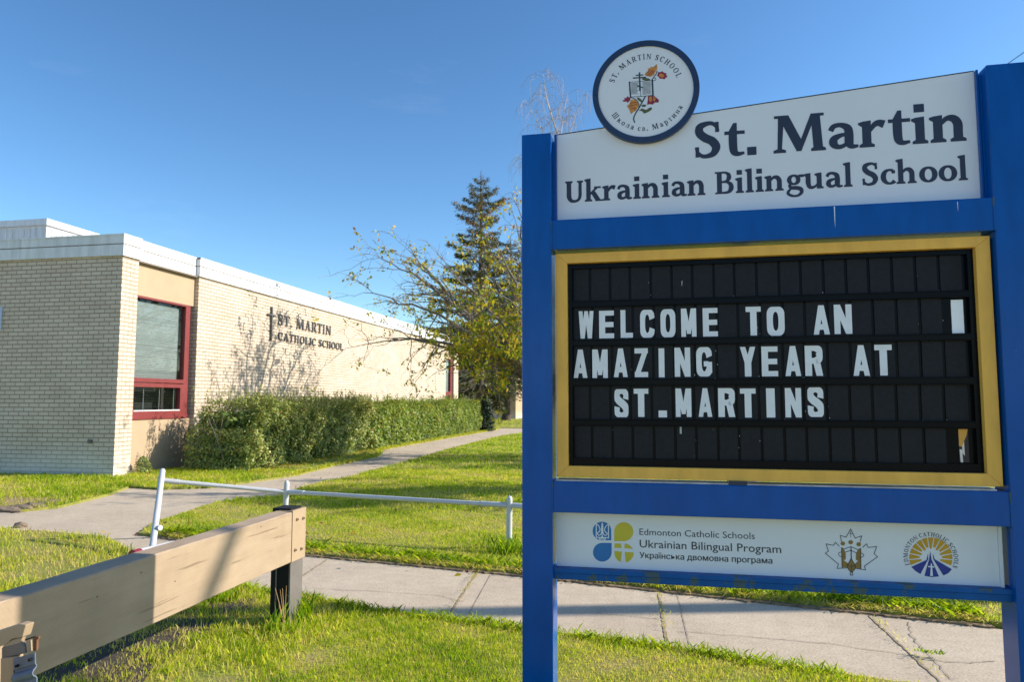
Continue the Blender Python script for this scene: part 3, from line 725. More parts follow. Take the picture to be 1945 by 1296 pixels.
glyph('L', .80, rect(.13, 0, .32, 1), foot(.13, .19, r=False), foot(.13, .19, 1, up=False), rect(.13, 0, .72, .075), [[(.66, 0), (.74, 0), (.74, .26), (.70, .26)]])
def scl(c, kx, ky): return [[(x * kx, y * ky) for x, y in p] for p in G[c][1]]
glyph('Ш', 1.36, rect(.13, 0, .30, 1), rect(.58, 0, .75, 1), rect(1.03, 0, 1.20, 1), rect(.06, 0, 1.27, .07), foot(.13, .17, 1, up=False), foot(.58, .17, 1, up=False), foot(1.03, .17, 1, up=False))
glyph('М', 1.36, G['M'][1])
glyph('а', .78, G['a'][1]); glyph('о', .80, G['o'][1]); glyph('с', .68, G['c'][1])
glyph('к', .84, rect(.1, 0, .28, XH), foot(.1, .18), rect(.03, XH - .05, .3, XH), [[(.26, .27), (.26, .38), (.56, .66), (.68, .66)], [(.34, .36), (.50, .46), (.80, .0), (.56, .0)]], rect(.52, 0, .86, .06))
glyph('л', .86, [[(.12, .0), (.22, .0), (.36, XH), (.26, XH)]], rect(.26, XH - .07, .78, XH), rect(.56, 0, .75, XH), foot(.56, .19), rect(.04, 0, .2, .09))
glyph('в', .74, scl('B', .80, XH)); glyph('т', .72, scl('T', .86, XH)); glyph('н', .84, scl('H', .82, XH))
glyph('и', .88, rect(.1, 0, .27, XH), rect(.60, 0, .77, XH), [[(.25, .02), (.25, .16), (.62, XH), (.62, XH - .14)]], foot(.1, .17), foot(.6, .17), foot(.1, .17, XH, up=False), foot(.6, .17, XH, up=False))
glyph('р', .82, rect(.12, -.28, .31, XH - .03), flag(.12, .19, XH), foot(.12, .19, -.28), ringg(.42, .33, .24, .295, .18, .085, -150, 150))
def set_line(text, gap=0.):
    """list of polygons (2-D) and total advance for a line at cap height 1"""
    x = 0; out = []
    for ch in text:
        a, ps = G[ch]
        out += [[(px + x, py) for px, py in p] for p in ps]; x += a + gap
    return out, x
def put_polys(mb, polys, fn, dz=0.00004):
    for i, p in enumerate(polys):
        vs = [fn(u, v, (i % 17) * dz) for u, v in p]
        mb.add(vs, [list(range(len(vs)))])
def extent(polys):
    xs = [q[0] for p in polys for q in p]; return min(xs), max(xs)

def embolden(polys, ex, ey, clamp=False):
    out = []
    for p in polys:
        a = np.array(p, float); n = len(a)
        ar = np.sum(a[:, 0] * np.roll(a[:, 1], -1) - np.roll(a[:, 0], -1) * a[:, 1])
        e = np.roll(a, -1, 0) - a; e /= np.maximum(np.linalg.norm(e, axis=1, keepdims=True), 1e-9)
        nn = np.stack([e[:, 1], -e[:, 0]], 1) * (1 if ar > 0 else -1)
        m_ = nn + np.roll(nn, 1, 0); m_ /= np.maximum(np.sum(m_ * nn, 1, keepdims=True), 0.35)
        a = a + m_ * np.array([ex, ey])
        if clamp: a = np.clip(a, 0, 1)
        out.append([tuple(q) for q in a])
    return out
# raised metal letters and cross on the long wall
def wall_line(text, y0, y1, z0a, h):
    polys, _ = set_line(text, 0.10); polys = embolden(polys, -.008, .004); a, b = extent(polys); k = (y1 - y0) / (b - a)
    n = 0; x = 0
    mb = MB()
    for i, p in enumerate(polys):
        t = (i % 13) * 0.0006
        # counter-clockwise seen from +X : (y, z)
        mb.prism([((u - a) * k + y0, v * h + z0a) for u, v in p], 'x', XF + 0.004, XF + 0.03 + t)
    return P('lettering', mb, M['bronze'])
wall_line('ST. MARTIN', 18.66, 22.05, 3.645, 0.31)
wall_line('CATHOLIC SCHOOL', 18.68, 23.02, 3.215, 0.235)
P('cross', MB().box(XF + 0.01, XF + 0.06, 18.235, 18.275, 3.16, 4.11).box(XF + 0.008, XF + 0.063, 18.04, 18.46, 3.855, 3.895), M['bronze'])

# notice sign fixed to the shaded wall, only its right edge in view
ns = empty('wall_sign', (-13.5, YF - 0.02, 2.95), 'small blue and white notice sign on the shaded brick wall', 'sign')
b = MB().box(-0.36, 0.325, -0.012, 0.012, 0.0, 0.48); b.build('plate', plain('notice_white', (0.55, 0.62, 0.75), 0.5), ns)
b = MB()
for q in ((-0.36, 0.325, 0.455, 0.48), (-0.36, 0.325, 0.0, 0.02), (0.305, 0.325, 0.02, 0.455)): b.box(q[0], q[1], -0.016, -0.0125, q[2], q[3])
b.build('border', plain('notice_blue', (0.45, 0.55, 0.72), 0.5), ns)
b = MB().add([(0.20, -0.0135, 0.36), (0.27, -0.0135, 0.43), (0.29, -0.0135, 0.43), (0.29, -0.0135, 0.40), (0.22, -0.0135, 0.33)], [(0, 1, 2, 3, 4)]); b.build('mark', M['logo_royal'], ns)

# ---------------------------------------------------------------- far wing of the school
fw = empty('school_building', (-11.4, 60, 0), 'tan brick far wing of the school behind the spruce trunks', 'building')
def Q(name, mb, m, **k):
    mb.v = [(x + 11.4, y - 60, z) for x, y, z in mb.v]; return mb.build(name, m, fw, **k)
Q('wall', MB().box(-30, -11.4, 60, 60.3, -0.3, 4.4).box(-11.7, -11.4, 60.3, 66, -0.3, 4.4).box(-11.7, -11.4, 68, 90, -0.3, 4.4), M['brick_far'], uvbox=True)
Q('infill_panel', MB().box(-11.7, -11.5, 66, 68, -0.3, 1.1).box(-11.7, -11.5, 66, 68, 3.6, 4.4), M['stucco'])
f = MB().box(-11.6, -11.45, 66.0, 68, 1.1, 1.25).box(-11.6, -11.45, 66, 68, 3.45, 3.6).box(-11.6, -11.45, 66.0, 66.15, 1.25, 3.45).box(-11.6, -11.45, 67.85, 68, 1.25, 3.45).box(-11.6, -11.45, 66.15, 67.85, 1.9, 2.05)
Q('window_frame', f, M['red_frame'])
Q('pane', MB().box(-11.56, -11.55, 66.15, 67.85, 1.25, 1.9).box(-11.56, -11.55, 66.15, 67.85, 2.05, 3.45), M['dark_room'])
Q('fascia', MB().box(-30, -11.35, 59.95, 90, 4.4, 4.85), M['white_metal'])
# ================================================================== SCHOOL SIGN
SGN_RZ = R(-0.86)
sign = empty('school_sign', (-0.625, 3.45, 0), 'large blue framed school sign with white name panel, black letter board and round emblem', 'school sign', rz=SGN_RZ)
def SB(name, mb, m, parent=sign, **k): return mb.build(name, m, parent, **k)
POST_D = 0.15
SB('post', MB().box(0, 0.147, 0, POST_D, -0.3, 2.826), M['blue'], bevel=0.005)
SB('post', MB().box(2.092, 2.262, 0, POST_D, -0.3, 2.981), M['blue'], bevel=0.005)
SB('crossbeam', MB().box(0.1475, 2.0915, 0.003, 0.147, 2.238, 2.385), M['blue'], bevel=0.005)
SB('crossbeam', MB().box(0.1475, 2.0915, 0.003, 0.147, 0.972, 1.118), M['blue'], bevel=0.005)
# weld beads where the beams meet the posts
for s_ in (0.1475, 2.0915):
    for z0, z1 in ((2.238, 2.385), (0.972, 1.118)):
        k = 14
        wb = MB().tube([(s_ + rng.normal() * 0.0008, 0.002 + rng.normal() * 0.0008, z0 + (z1 - z0) * i / k) for i in range(k + 1)], [0.0035 + 0.0012 * rng.random() for _ in range(k + 1)], 6)
        SB('weld', wb, M['blue_worn'], smooth=True)
for s_, z_, h_, w_ in ((1.445, 2.33, .05, .0022), (1.95, 2.35, .022, .0013)):
    SB('paint_drip', MB().add([(s_ - w_, .0022, z_ + h_), (s_ + w_, .0022, z_ + h_), (s_ + w_ * .5, .0022, z_ - h_ * .4), (s_ + w_ * .2, .0022, z_ - h_), (s_ - w_ * .6, .0022, z_ - h_ * .3)], [(0, 4, 3, 2, 1)]), M['letter_white'])
br = MB().box(0.1475, 2.0915, 0.028, 0.12, 0.688, 0.708).box(0.1475, 2.0915, 0.036, 0.045, 0.660, 0.688).box(0.1475, 2.0915, 0.040, 0.12, 0.655, 0.660).box(0.1475, 2.0915, 0.033, 0.039, 0.676, 0.684)
SB('bottom_rail', br, M['blue_worn'])
# --- header panel
hp = MB().prism([(0.168, 2.3865), (2.071, 2.3865), (2.071, 2.987), (0.168, 2.838)], 'y', 0.075, 0.087)
header = SB('header_panel', hp, M['panel'])
SB('edge_trim', MB().prism([(0.166, 2.8382), (2.071, 2.9872), (2.071, 2.9915), (0.166, 2.8425)], 'y', 0.073, 0.089), M['navy'], header)
for a, b, zt in ((0.1475, 0.1545, 2.80), (0.156, 0.1675, 2.836), (2.0715, 2.080, 2.986), (2.082, 2.0915, 2.96)):
    SB('side_trim', MB().box(a, b, 0.055, 0.10, 2.386, zt), M['blue'], header)
def flat(mb, polys, x0, z0, kx, kz, t):
    a, _ = extent(polys)
    put_polys(mb, polys, lambda u, v, d: ((u - a) * kx + x0, t - d, v * kz + z0)); return mb
def lettering(text, x0, x1, z0, cap, t, parent, m=M['navy']):
    polys, _ = set_line(text); polys = embolden(polys, .014, .008); a, b = extent(polys)
    return flat(MB(), polys, x0, z0, (x1 - x0) / (b - a), cap, t).build('lettering', m, parent)
lettering('St. Martin', 0.8405, 2.0268, 2.6700, 0.1785, 0.0740, header)
lettering('Ukrainian Bilingual School', 0.2076, 2.0236, 2.4885, 0.1070, 0.0740, header)
# --- round emblem
EX, EZ, ER, EI = 0.6095, 3.016, 0.2585, 0.2300
n = 96
circ = lambda r: [(EX + r * math.cos(2 * math.pi * i / n), EZ + r * math.sin(2 * math.pi * i / n)) for i in range(n)]
emb = SB('emblem', MB().prism(circ(0.256), 'y', 0.050, 0.066), M['panel'])
rg = MB(); A, B = circ(ER), circ(EI)
rg.add([(x, 0.044, z) for x, z in A] + [(x, 0.044, z) for x, z in B] + [(x, 0.068, z) for x, z in A] + [(x, 0.0505, z) for x, z in B],
       [(i, (i + 1) % n, n + (i + 1) % n, n + i) for i in range(n)] + [(i, 2 * n + i, 2 * n + (i + 1) % n, (i + 1) % n) for i in range(n)] + [(n + i, n + (i + 1) % n, 3 * n + (i + 1) % n, 3 * n + i) for i in range(n)])
SB('rim', rg, M['navy_ring'], emb)
bt = MB()
def aff(src, dst):
    A = np.array([[x, y, 1] for x, y in src], float); X, *_ = np.linalg.lstsq(A, np.array(dst, float), rcond=None)
    return lambda x, y: tuple(np.array([x, y, 1.]) @ X)
ec = aff([(140, 640), (1290, 580), (750, 95), (690, 1187), (537, 540), (790, 682)], [(.350, 3.0398), (.8689, 3.0204), (.6329, 3.2735), (.5981, 2.7592), (.5332, 3.0707), (.6466, 2.9928)])
for x, y in ((665, 130), (1253, 570), (722, 1150), (170, 680)):
    s_, z_ = ec(x, y); bt.prism([(s_ + 0.0045 * math.cos(q), z_ + 0.0045 * math.sin(q)) for q in np.linspace(0, 2 * math.pi, 10)[:-1]], 'y', 0.041, 0.0441)
SB('screw', bt, M['navy'], emb)
def arc_text(mb, text, cx, cz, r, a0, a1, cap, t, flip=False, gap=0.12, kx=1.):
    adv = [G[c][0] + gap for c in text]; tot = sum(adv) - gap; x = 0; i = 0
    for c, ad in zip(text, adv):
        mid = (x + G[c][0] / 2) / tot; a = R(a0 + (a1 - a0) * mid); x += ad
        up = np.array([math.cos(a), math.sin(a)]) * (-1 if flip else 1); rt = np.array([up[1], -up[0]])
        o = np.array([cx, cz]) + np.array([math.cos(a), math.sin(a)]) * r
        for p in G[c][1]:
            i += 1
            q = [o + rt * (u - G[c][0] / 2) * cap * kx + up * v * cap for u, v in p]
            mb.add([(z[0], t - (i % 17) * 0.00003, z[1]) for z in q], [list(range(len(q)))])
    return mb
glyph('E', .84, rect(.13, 0, .32, 1), foot(.13, .19, r=False), foot(.13, .19, 1, up=False, r=False), rect(.13, 0, .74, .07), rect(.13, .93, .72, 1), rect(.3, .47, .60, .54), rect(.68, 0, .74, .25), rect(.66, .75, .72, 1))
glyph('D', 1.0, rect(.13, 0, .32, 1), foot(.13, .19, r=False), foot(.13, .19, 1, up=False, r=False), stroke([(.30, .962, .075), (.52, .95, .09), (.76, .78, .17), (.83, .5, .19), (.76, .22, .17), (.52, .05, .09), (.30, .038, .075)]))
et = MB(); TE = 0.0492
arc_text(et, 'ST. MARTIN SCHOOL', EX, EZ + 0.004, 0.160, 161, 18, 0.0275, TE, kx=0.82)
arc_text(et, 'Школа св. Мартина', EX + 0.003, EZ, 0.199, 211, 333, 0.0275, TE, flip=True, kx=0.82)
SB('lettering', et, M['navy'], emb)
def art(name, polys, m, f, t, parent):
    mb = MB()
    for i, p in enumerate(polys):
        q = [f(x, y) for x, y in p]; mb.add([(a, t - (i % 9) * 0.00003, z) for a, z in q], [list(range(len(q)))])
    return SB(name, mb, m, parent)
def pl(*P, w=6): return stroke([(x, y, w) for x, y in P], 6)
def line(*P, w=6):
    out = []
    for (x0, y0), (x1, y1) in zip(P[:-1], P[1:]):
        d = math.hypot(x1 - x0, y1 - y0) or 1; nx, ny = -(y1 - y0) / d * w / 2, (x1 - x0) / d * w / 2; ex, ey = (x1 - x0) / d * w * .35, (y1 - y0) / d * w * .35
        out.append([(x0 - ex + nx, y0 - ey + ny), (x1 + ex + nx, y1 + ey + ny), (x1 + ex - nx, y1 + ey - ny), (x0 - ex - nx, y0 - ey - ny)])
    return out
def blob(cx, cy, rx, ry, rot=0, k=18, lobes=0, amp=0.):
    out = []
    for i in range(k):
        a = 2 * math.pi * i / k; r = 1 + amp * math.cos(lobes * a); x, y = rx * r * math.cos(a), ry * r * math.sin(a)
        out.append((cx + x * math.cos(rot) - y * math.sin(rot), cy + x * math.sin(rot) + y * math.cos(rot)))
    return [out]
# open book, patriarchal cross, stems
bk = line((540, 540), (552, 705), w=16) + line((785, 520), (792, 682), w=18) + line((540, 542), (655, 533), w=5) + line((655, 533), (785, 522), w=5) + line((552, 700), (662, 694), w=6) + line((662, 694), (790, 680), w=6) + line((657, 533), (662, 694), w=5)
for i in range(11):
    y = 552 + i * 12.5
    if i < 10: bk += line((560, y + 2), (634 - (i % 3) * 8, y - 1 + (i % 2)), w=5)
    bk += line((682, y - 8), (770 - (i % 2) * 5, y - 14), w=5)
art('book', bk, M['stem_teal'], ec, 0.0492, emb)
art('cross', line((648, 440), (652, 630), w=15) + line((613, 467), (682, 463), w=12) + line((582, 496), (714, 489), w=13) + line((625, 578), (682, 600), w=11), M['stem_teal'], ec, 0.0486, emb)
art('stem', pl((597, 975), (585, 930), (610, 870), (640, 822), (680, 750), (712, 690), w=13) + pl((640, 815), (640, 770), (605, 725), (560, 708), w=8) + pl((780, 520), (805, 480), (828, 450), (838, 418), w=9) + pl((783, 515), (800, 526), (822, 515), (818, 496), (800, 498), w=6), M['stem_teal'], ec, 0.0490, emb)
fl = [[(835, 345), (838, 400), (800, 465), (770, 482), (735, 478), (702, 465), (715, 440), (740, 418), (738, 395), (760, 390), (775, 375), (800, 378)]]
fl += [[(560, 730), (600, 725), (640, 770), (635, 800), (610, 845), (580, 862), (556, 885), (545, 850), (530, 820), (512, 795), (540, 775), (548, 755)]]
fl += blob(785, 735, 42, 42, 0, 14, 3, .15)
art('flower', fl, M['flower_orange'], ec, 0.0490, emb)
fr = blob(890, 468, 52, 38, 0.3, 28, 7, .12) + [[(740, 690), (800, 684), (855, 730), (850, 760), (815, 755), (790, 780), (755, 775), (728, 785), (735, 750)]] + \
     [[(462, 740), (490, 730), (482, 708), (505, 715), (515, 693), (552, 712), (545, 740), (518, 765), (512, 748), (480, 752)]] + line((735, 470), (790, 415), w=7) + line((755, 475), (812, 420), w=6) + line((735, 440), (770, 405), w=6) + line((560, 765), (615, 755), w=6) + line((545, 800), (615, 780), w=6) + line((550, 835), (605, 815), w=6)
art('flower', fr, M['flower_red'], ec, 0.0487, emb)
art('flower_heart', blob(885, 470, 28, 20, .3, 16) + [[(752, 700), (775, 690), (785, 735), (765, 755), (748, 735)], [(795, 692), (822, 712), (812, 745), (795, 740)]], M['flower_orange'], ec, 0.0484, emb)
art('leaf', blob(720, 510, 45, 15, .1) + blob(650, 730, 36, 14, .7) + blob(695, 793, 26, 13, -.1) + [[(640, 845), (675, 822), (720, 838), (752, 815), (778, 808), (782, 830), (762, 848), (735, 862), (700, 878), (672, 850)]], M['leaf_olive'], ec, 0.0491, emb)

# --- changeable letter board
F0, F1, Z0, Z1 = 0.163, 2.080, 1.136, 2.221
fm = MB()
I0, I1, J0, J1 = 0.2205, 2.0215, 1.1895, 2.1725
for q in ([(F0, Z0), (F1, Z0), (I1, J0), (I0, J0)], [(F1, Z0), (F1, Z1), (I1, J1), (I1, J0)], [(F1, Z1), (F0, Z1), (I0, J1), (I1, J1)], [(F0, Z1), (F0, Z0), (I0, J0), (I0, J1)]):
    fm.prism(q, 'y', 0.030, 0.125)
board = SB('message_board', fm, M['yellow'], bevel=0.0025)
SB('backing', MB().box(0.19, 2.05, 0.082, 0.115, 1.16, 2.20), M['track'], board)
edge = MB()
edge.box(0.2207, 0.240, 0.056, 0.0815, 1.190, 2.172).box(1.998, 2.0213, 0.060, 0.0815, 1.190, 2.172)
edge.box(0.241, 1.997, 0.060, 0.0815, 2.149, 2.172).box(0.241, 1.997, 0.060, 0.0815, 1.190, 1.226)
SB('inner_frame', edge, M['track'], board)
for z0, z1 in ((1.956, 1.9885), (1.765, 1.797), (1.571, 1.605), (1.379, 1.4115)):
    SB('letter_track', MB().box(0.236, 2.006, 0.061, 0.081, z0, z1).box(0.236, 2.006, 0.057, 0.0609, z0 + 0.002, z0 + 0.007).box(0.236, 2.006, 0.057, 0.0609, z1 - 0.007, z1 - 0.002), M['track'], board, bevel=0.001)
seps = [0.241, 0.3271, 0.4253, 0.5211, 0.6209, 0.7194, 0.8156, 0.9142, 1.0082, 1.1081, 1.2079, 1.3031, 1.4017, 1.499, 1.5941, 1.6924, 1.7895, 1.8854, 1.985]
rowz = [(1.9885, 2.149), (1.797, 1.956), (1.605, 1.765), (1.4115, 1.571), (1.226, 1.379)]
for ri, (z0, z1) in enumerate(rowz):
    tb = MB(); off = (0, 0.012, 0.006, -0.004, 0.004)[ri]
    for i in range(18):
        if ri in (1, 4) and i == 17: continue
        a, b = seps[i] + (off if i else 0) + 0.0065, seps[i + 1] + (off if i < 17 else 0) - 0.0065
        t0 = 0.0765 + rng.normal() * 0.0006; tl = rng.normal() * 0.0007
        tb.add([(a, t0 - tl, z0), (b, t0 + tl, z0), (b, t0 + tl, z1), (a, t0 - tl, z1), (a, 0.0815, z0), (b, 0.0815, z0), (b, 0.0815, z1), (a, 0.0815, z1)],
               [(0, 1, 2, 3), (0, 3, 7, 4), (1, 5, 6, 2)])
    SB('tile_row', tb, M['tile'], board)
SB('bright_gap_panel', MB().box(1.930, 1.978, 0.0765, 0.0815, 1.798, 1.948), plain('painted_bright_gap', (0.95, 0.95, 0.95), 0.3, 0.01), board)  # painted stand-in for the bright view through a missing tile
gp = SB('gap_view_panel', MB().box(1.933, 1.972, 0.0785, 0.0815, 1.232, 1.378), plain('painted_gap_dark', (0.03, 0.02, 0.02), 0.5), board)  # panel and flecks painted as the dark and orange view through a gap
art2 = MB()
for q in ([(1.934, 1.376), (1.971, 1.376), (1.966, 1.350), (1.952, 1.318), (1.947, 1.30), (1.934, 1.302)],): art2.add([(x, 0.0783, z) for x, z in q], [list(range(len(q)))])
SB('fleck', art2, plain('gap_view_orange', (0.75, 0.36, 0.05), 0.5), gp)
art2 = MB()
for q in ([(1.935, 1.288), (1.945, 1.288), (1.947, 1.232), (1.937, 1.232)], [(1.946, 1.300), (1.954, 1.325), (1.955, 1.26), (1.946, 1.272)]): art2.add([(x, 0.0781, z) for x, z in q], [list(range(len(q)))])
SB('fleck', art2, plain('gap_view_pale', (0.85, 0.74, 0.66), 0.5), gp)
# scuffs where the tile paint has flaked
sc = MB()
for _ in range(46):
    s_ = rng.choice(seps) + rng.normal() * 0.006; ri = rng.integers(0, 5); z0, z1 = rowz[ri]; zz = rng.uniform(z0 + .004, z1 - .004) if rng.random() < .5 else z0 + abs(rng.normal()) * .01
    a, b = 0.0007 + 0.0012 * rng.random(), 0.0008 + 0.004 * rng.random() ** 3
    if 0.25 < s_ < 1.97: sc.add([(s_ - a, 0.0742, zz - b), (s_ + a, 0.0742, zz - b * .6), (s_ + a * .6, 0.0742, zz + b), (s_ - a, 0.0742, zz + b * .7)], [(0, 1, 2, 3)])
sc.add([(0.744, 0.0742, 1.345), (0.753, 0.0742, 1.345), (0.753, 0.0742, 1.378), (0.744, 0.0742, 1.378)], [(0, 1, 2, 3)])
sc.add([(0.7655, 0.0742, 2.05), (0.768, 0.0742, 2.05), (0.770, 0.0742, 2.075), (0.766, 0.0742, 2.073)], [(0, 1, 2, 3)])
SB('paint_flake', sc, plain('flake', (0.45, 0.47, 0.48), 0.7), board)
# condensed gothic letters in a unit box
def c_ring(a0=0, a1=360, n=44, p=2.7, tx=.30, ty=.155):
    out = []; q = []
    for i in range(n + 1):
        a = R(a0 + (a1 - a0) * i / n); c, s_ = math.cos(a), math.sin(a)
        e = lambda v: math.copysign(abs(v) ** (2 / p), v)
        q.append(((.5 + .5 * e(c), .5 + .5 * e(s_)), (.5 + (.5 - tx) * e(c), .5 + (.5 - ty) * e(s_))))
    return [[q[i][0], q[i + 1][0], q[i + 1][1], q[i][1]] for i in range(n)]
CG = {
 'I': rect(0, 0, 1, 1), '.': rect(0, 0, 1, .24),
 'E': rect(0, 0, .36, 1) + rect(.36, 0, 1, .16) + rect(.36, .42, .92, .57) + rect(.36, .84, 1, 1),
 'L': rect(0, 0, .36, 1) + rect(.36, 0, 1, .16), 'T': rect(0, .84, 1, 1) + rect(.33, 0, .67, .84),
 'N': rect(0, 0, .30, 1) + rect(.70, 0, 1, 1) + [[(.05, 1), (.33, 1), (.95, 0), (.67, 0)]],
 'M': rect(0, 0, .26, 1) + rect(.74, 0, 1, 1) + [[(.05, 1), (.32, 1), (.58, .12), (.42, .12)], [(.95, 1), (.68, 1), (.42, .12), (.58, .12)]],
 'W': [[(0, 1), (.22, 1), (.35, 0), (.16, 0)], [(.42, 1), (.55, 1), (.36, 0), (.17, 0)], [(.45, 1), (.58, 1), (.83, 0), (.64, 0)], [(.78, 1), (1, 1), (.84, 0), (.65, 0)]],
 'A': [[(0, 0), (.29, 0), (.60, 1), (.36, 1)], [(.71, 0), (1, 0), (.64, 1), (.40, 1)], [(.22, .18), (.78, .18), (.72, .34), (.28, .34)]],
 'Y': [[(0, 1), (.32, 1), (.62, .42), (.36, .38)], [(.68, 1), (1, 1), (.64, .38), (.38, .42)], [(.33, 0), (.67, 0), (.67, .45), (.33, .45)]],
 'Z': rect(0, .84, 1, 1) + rect(0, 0, 1, .16) + [[(.0, .12), (.38, .12), (1, .88), (.62, .88)]],
 'O': c_ring(), 'C': c_ring(19, 341), 'G': c_ring(19, 325) + rect(.70, .14, 1, .48) + rect(.52, .36, .72, .50),
 'R': rect(0, 0, .34, 1) + stroke([(.3, .92, .16), (.55, .92, .16), (.78, .86, .22), (.84, .72, .30), (.78, .56, .24), (.55, .50, .16), (.3, .50, .16)]) + [[(.5, .5), (.8, .52), (1, 0), (.66, 0)]],
 'S': stroke([(.82, .66, .30), (.83, .80, .27), (.68, .91, .19), (.45, .925, .15), (.22, .87, .25), (.17, .73, .32), (.34, .58, .27), (.64, .45, .27), (.83, .29, .32), (.78, .13, .25), (.55, .075, .15), (.32, .09, .19), (.17, .20, .27), (.18, .35, .30)]),
}
ROWS = [(1.8035, .1355, [('W', .2703, .3433), ('E', .3701, .4422), ('L', .4737, .5325), ('C', .5673, .6353), ('O', .6636, .7333), ('M', .76, .8301), ('E', .8601, .9282), ('T', 1.0556, 1.1232), ('O', 1.1487, 1.227), ('A', 1.3521, 1.4218), ('N', 1.4419, 1.5174)]),
        (1.6130, .1390, [('A', .2432, .311), ('M', .3352, .4098), ('A', .4387, .505), ('Z', .5386, .6016), ('I', .6519, .6788), ('N', .7262, .7987), ('G', .8263, .8979), ('Y', 1.0252, 1.0939), ('E', 1.1205, 1.1919), ('A', 1.2239, 1.2921), ('R', 1.3102, 1.3866), ('A', 1.5153, 1.5843), ('T', 1.6061, 1.6787)]),
        (1.4240, .1345, [('S', .4402, .5062), ('T', .5322, .6011), ('.', .6475, .6864), ('M', .7276, .7997), ('A', .8319, .8937), ('R', .922, .9971), ('T', 1.0205, 1.0901), ('I', 1.1360, 1.1740), ('N', 1.2184, 1.2886), ('S', 1.3156, 1.3838)])]
for zb_, hh, row in ROWS:
    for ch, a, b in row:
        dz = rng.normal() * 0.0012; mb = MB()
        for i, p in enumerate(embolden(CG[ch], .045, .018, True) if ch not in 'I.' else CG[ch]):
            if ch in 'SR':   # anisotropic pens: keep inside the box
                p = [(min(1, max(0, u)), min(1, max(0, v))) for u, v in p]
            mb.add([(a + (b - a) * u, 0.0738 - (i % 11) * 0.00003, zb_ + dz + hh * v) for u, v in p], [list(range(len(p)))])
        SB('letter', mb, M['letter_white'], board)
SB('spacer_strip', MB().box(0.163, 2.05, 0.02, 0.12, 1.1185, 1.1245).box(0.955, 1.035, 0.012, 0.11, 1.1250, 1.1355), M['alu'])
SB('spacer', MB().box(0.955, 1.035, 0.008, 0.019, 1.1185, 1.1355), M['navy'])
# --- lower panel with the three logos
lower = SB('lower_panel', MB().box(0.157, 2.064, 0.075, 0.085, 0.7085, 0.9715), M['panel'])
SB('edge_trim', MB().box(0.1485, 2.09, 0.060, 0.0745, 0.966, 0.9718), M['navy'], lower)
SB('side_trim', MB().box(2.065, 2.075, 0.06, 0.10, 0.7085, 0.9715), M['letter_white'], lower)
def sans(text, x0, x1, z0, cap, off, t, parent, m, bold=0):
    cu = bpy.data.curves.new('lettering', 'FONT'); cu.body = text; cu.offset = off; cu.resolution_u = 3
    o = bpy.data.objects.new('tmp', cu); COL.objects.link(o); bpy.context.view_layer.update()
    me = bpy.data.meshes.new_from_object(o.evaluated_get(bpy.context.evaluated_depsgraph_get()))
    bpy.data.objects.remove(o)
    k = len(me.vertices); co = np.empty(k * 3, np.float32); me.vertices.foreach_get('co', co); co = co.reshape(-1, 3)
    a, b = co[:, 0].min(), co[:, 0].max(); s_ = (x1 - x0) / (b - a); capu = 0.73
    out = np.stack([x0 + (co[:, 0] - a) * s_, np.full(k, t), z0 + co[:, 1] * cap / capu], 1)
    if bold:
        F = [list(p.vertices) for p in me.polygons]
        # rebuild the letters whose outline overlaps itself (two stems and a bar) from plain rectangles
        par = list(range(k))
        def root_(i):
            while par[i] != i: par[i] = par[par[i]]; i = par[i]
            return i
        for f in F:
            for i in f[1:]: par[root_(i)] = root_(f[0])
        isl = {}
        for i in range(k): isl.setdefault(root_(i), []).append(i)
        nf = {}
        for f in F: nf[root_(f[0])] = nf.get(root_(f[0]), 0) + 1
        bad = [r_ for r_ in isl if len(isl[r_]) == 12 and nf.get(r_) == 13]
        F = [f for f in F if root_(f[0]) not in bad]; extra = []
        for r_ in bad:
            q = out[isl[r_]]; xa, xb, za_, zb2 = q[:, 0].min(), q[:, 0].max(), q[:, 2].min(), q[:, 2].max(); w_ = (xb - xa) * .203; h_ = zb2 - za_
            for (u0, u1, v0, v1) in ((xa, xa + w_, za_, zb2), (xb - w_, xb, za_, zb2), (xa + w_, xb - w_, za_ + h_ * .44, za_ + h_ * .59)):
                n0 = k + len(extra); extra += [(u0, t, v0), (u1, t, v0), (u1, t, v1), (u0, t, v1)]; F.append([n0, n0 + 1, n0 + 2, n0 + 3])
        soft = [r_ for r_ in isl if len(isl[r_]) == 38 and nf.get(r_) == 26]
        F = [f for f in F if f[0] >= k or root_(f[0]) not in soft]
        for r_ in soft:
            q = out[isl[r_]]; xa, xb, za_, zb2 = q[:, 0].min(), q[:, 0].max(), q[:, 2].min(), q[:, 2].max(); w_ = (xb - xa) * .205; h_ = zb2 - za_
            for (u0, u1, v0, v1) in ((xa, xa + w_, za_, zb2), (xa + w_, xb - w_ * .5, za_, za_ + h_ * .145), (xa + w_, xb - w_ * .5, za_ + h_ * .50, za_ + h_ * .645), (xb - w_, xb, za_ + h_ * .1, za_ + h_ * .55)):
                n0 = k + len(extra); extra += [(u0, t, v0), (u1, t, v0), (u1, t, v1), (u0, t, v1)]; F.append([n0, n0 + 1, n0 + 2, n0 + 3])
        if extra: out = np.concatenate([out, np.array(extra)]); k = len(out)
        me2 = bpy.data.meshes.new('lettering')
        V = [tuple(q) for q in out]; VV = []; FF = []
        for j, d in enumerate((-bold, 0, bold)):
            VV += [(q[0] + d, q[1] - j * .0001, q[2] + d * .4) for q in V]; FF += [[i + j * k for i in f] for f in F]
        me2.from_pydata(VV, [], FF); me2.update()
        return link('lettering', me2, m, parent)
    me.vertices.foreach_set('co', out.astype(np.float32).ravel()); me.update()
    me.materials.clear()
    return link('lettering', me, m, parent)
TL = 0.0742
sans('Edmonton Catholic Schools', 0.5498, 1.0692, 0.8695, 0.0312, 0.0, TL, lower, M['ink'])
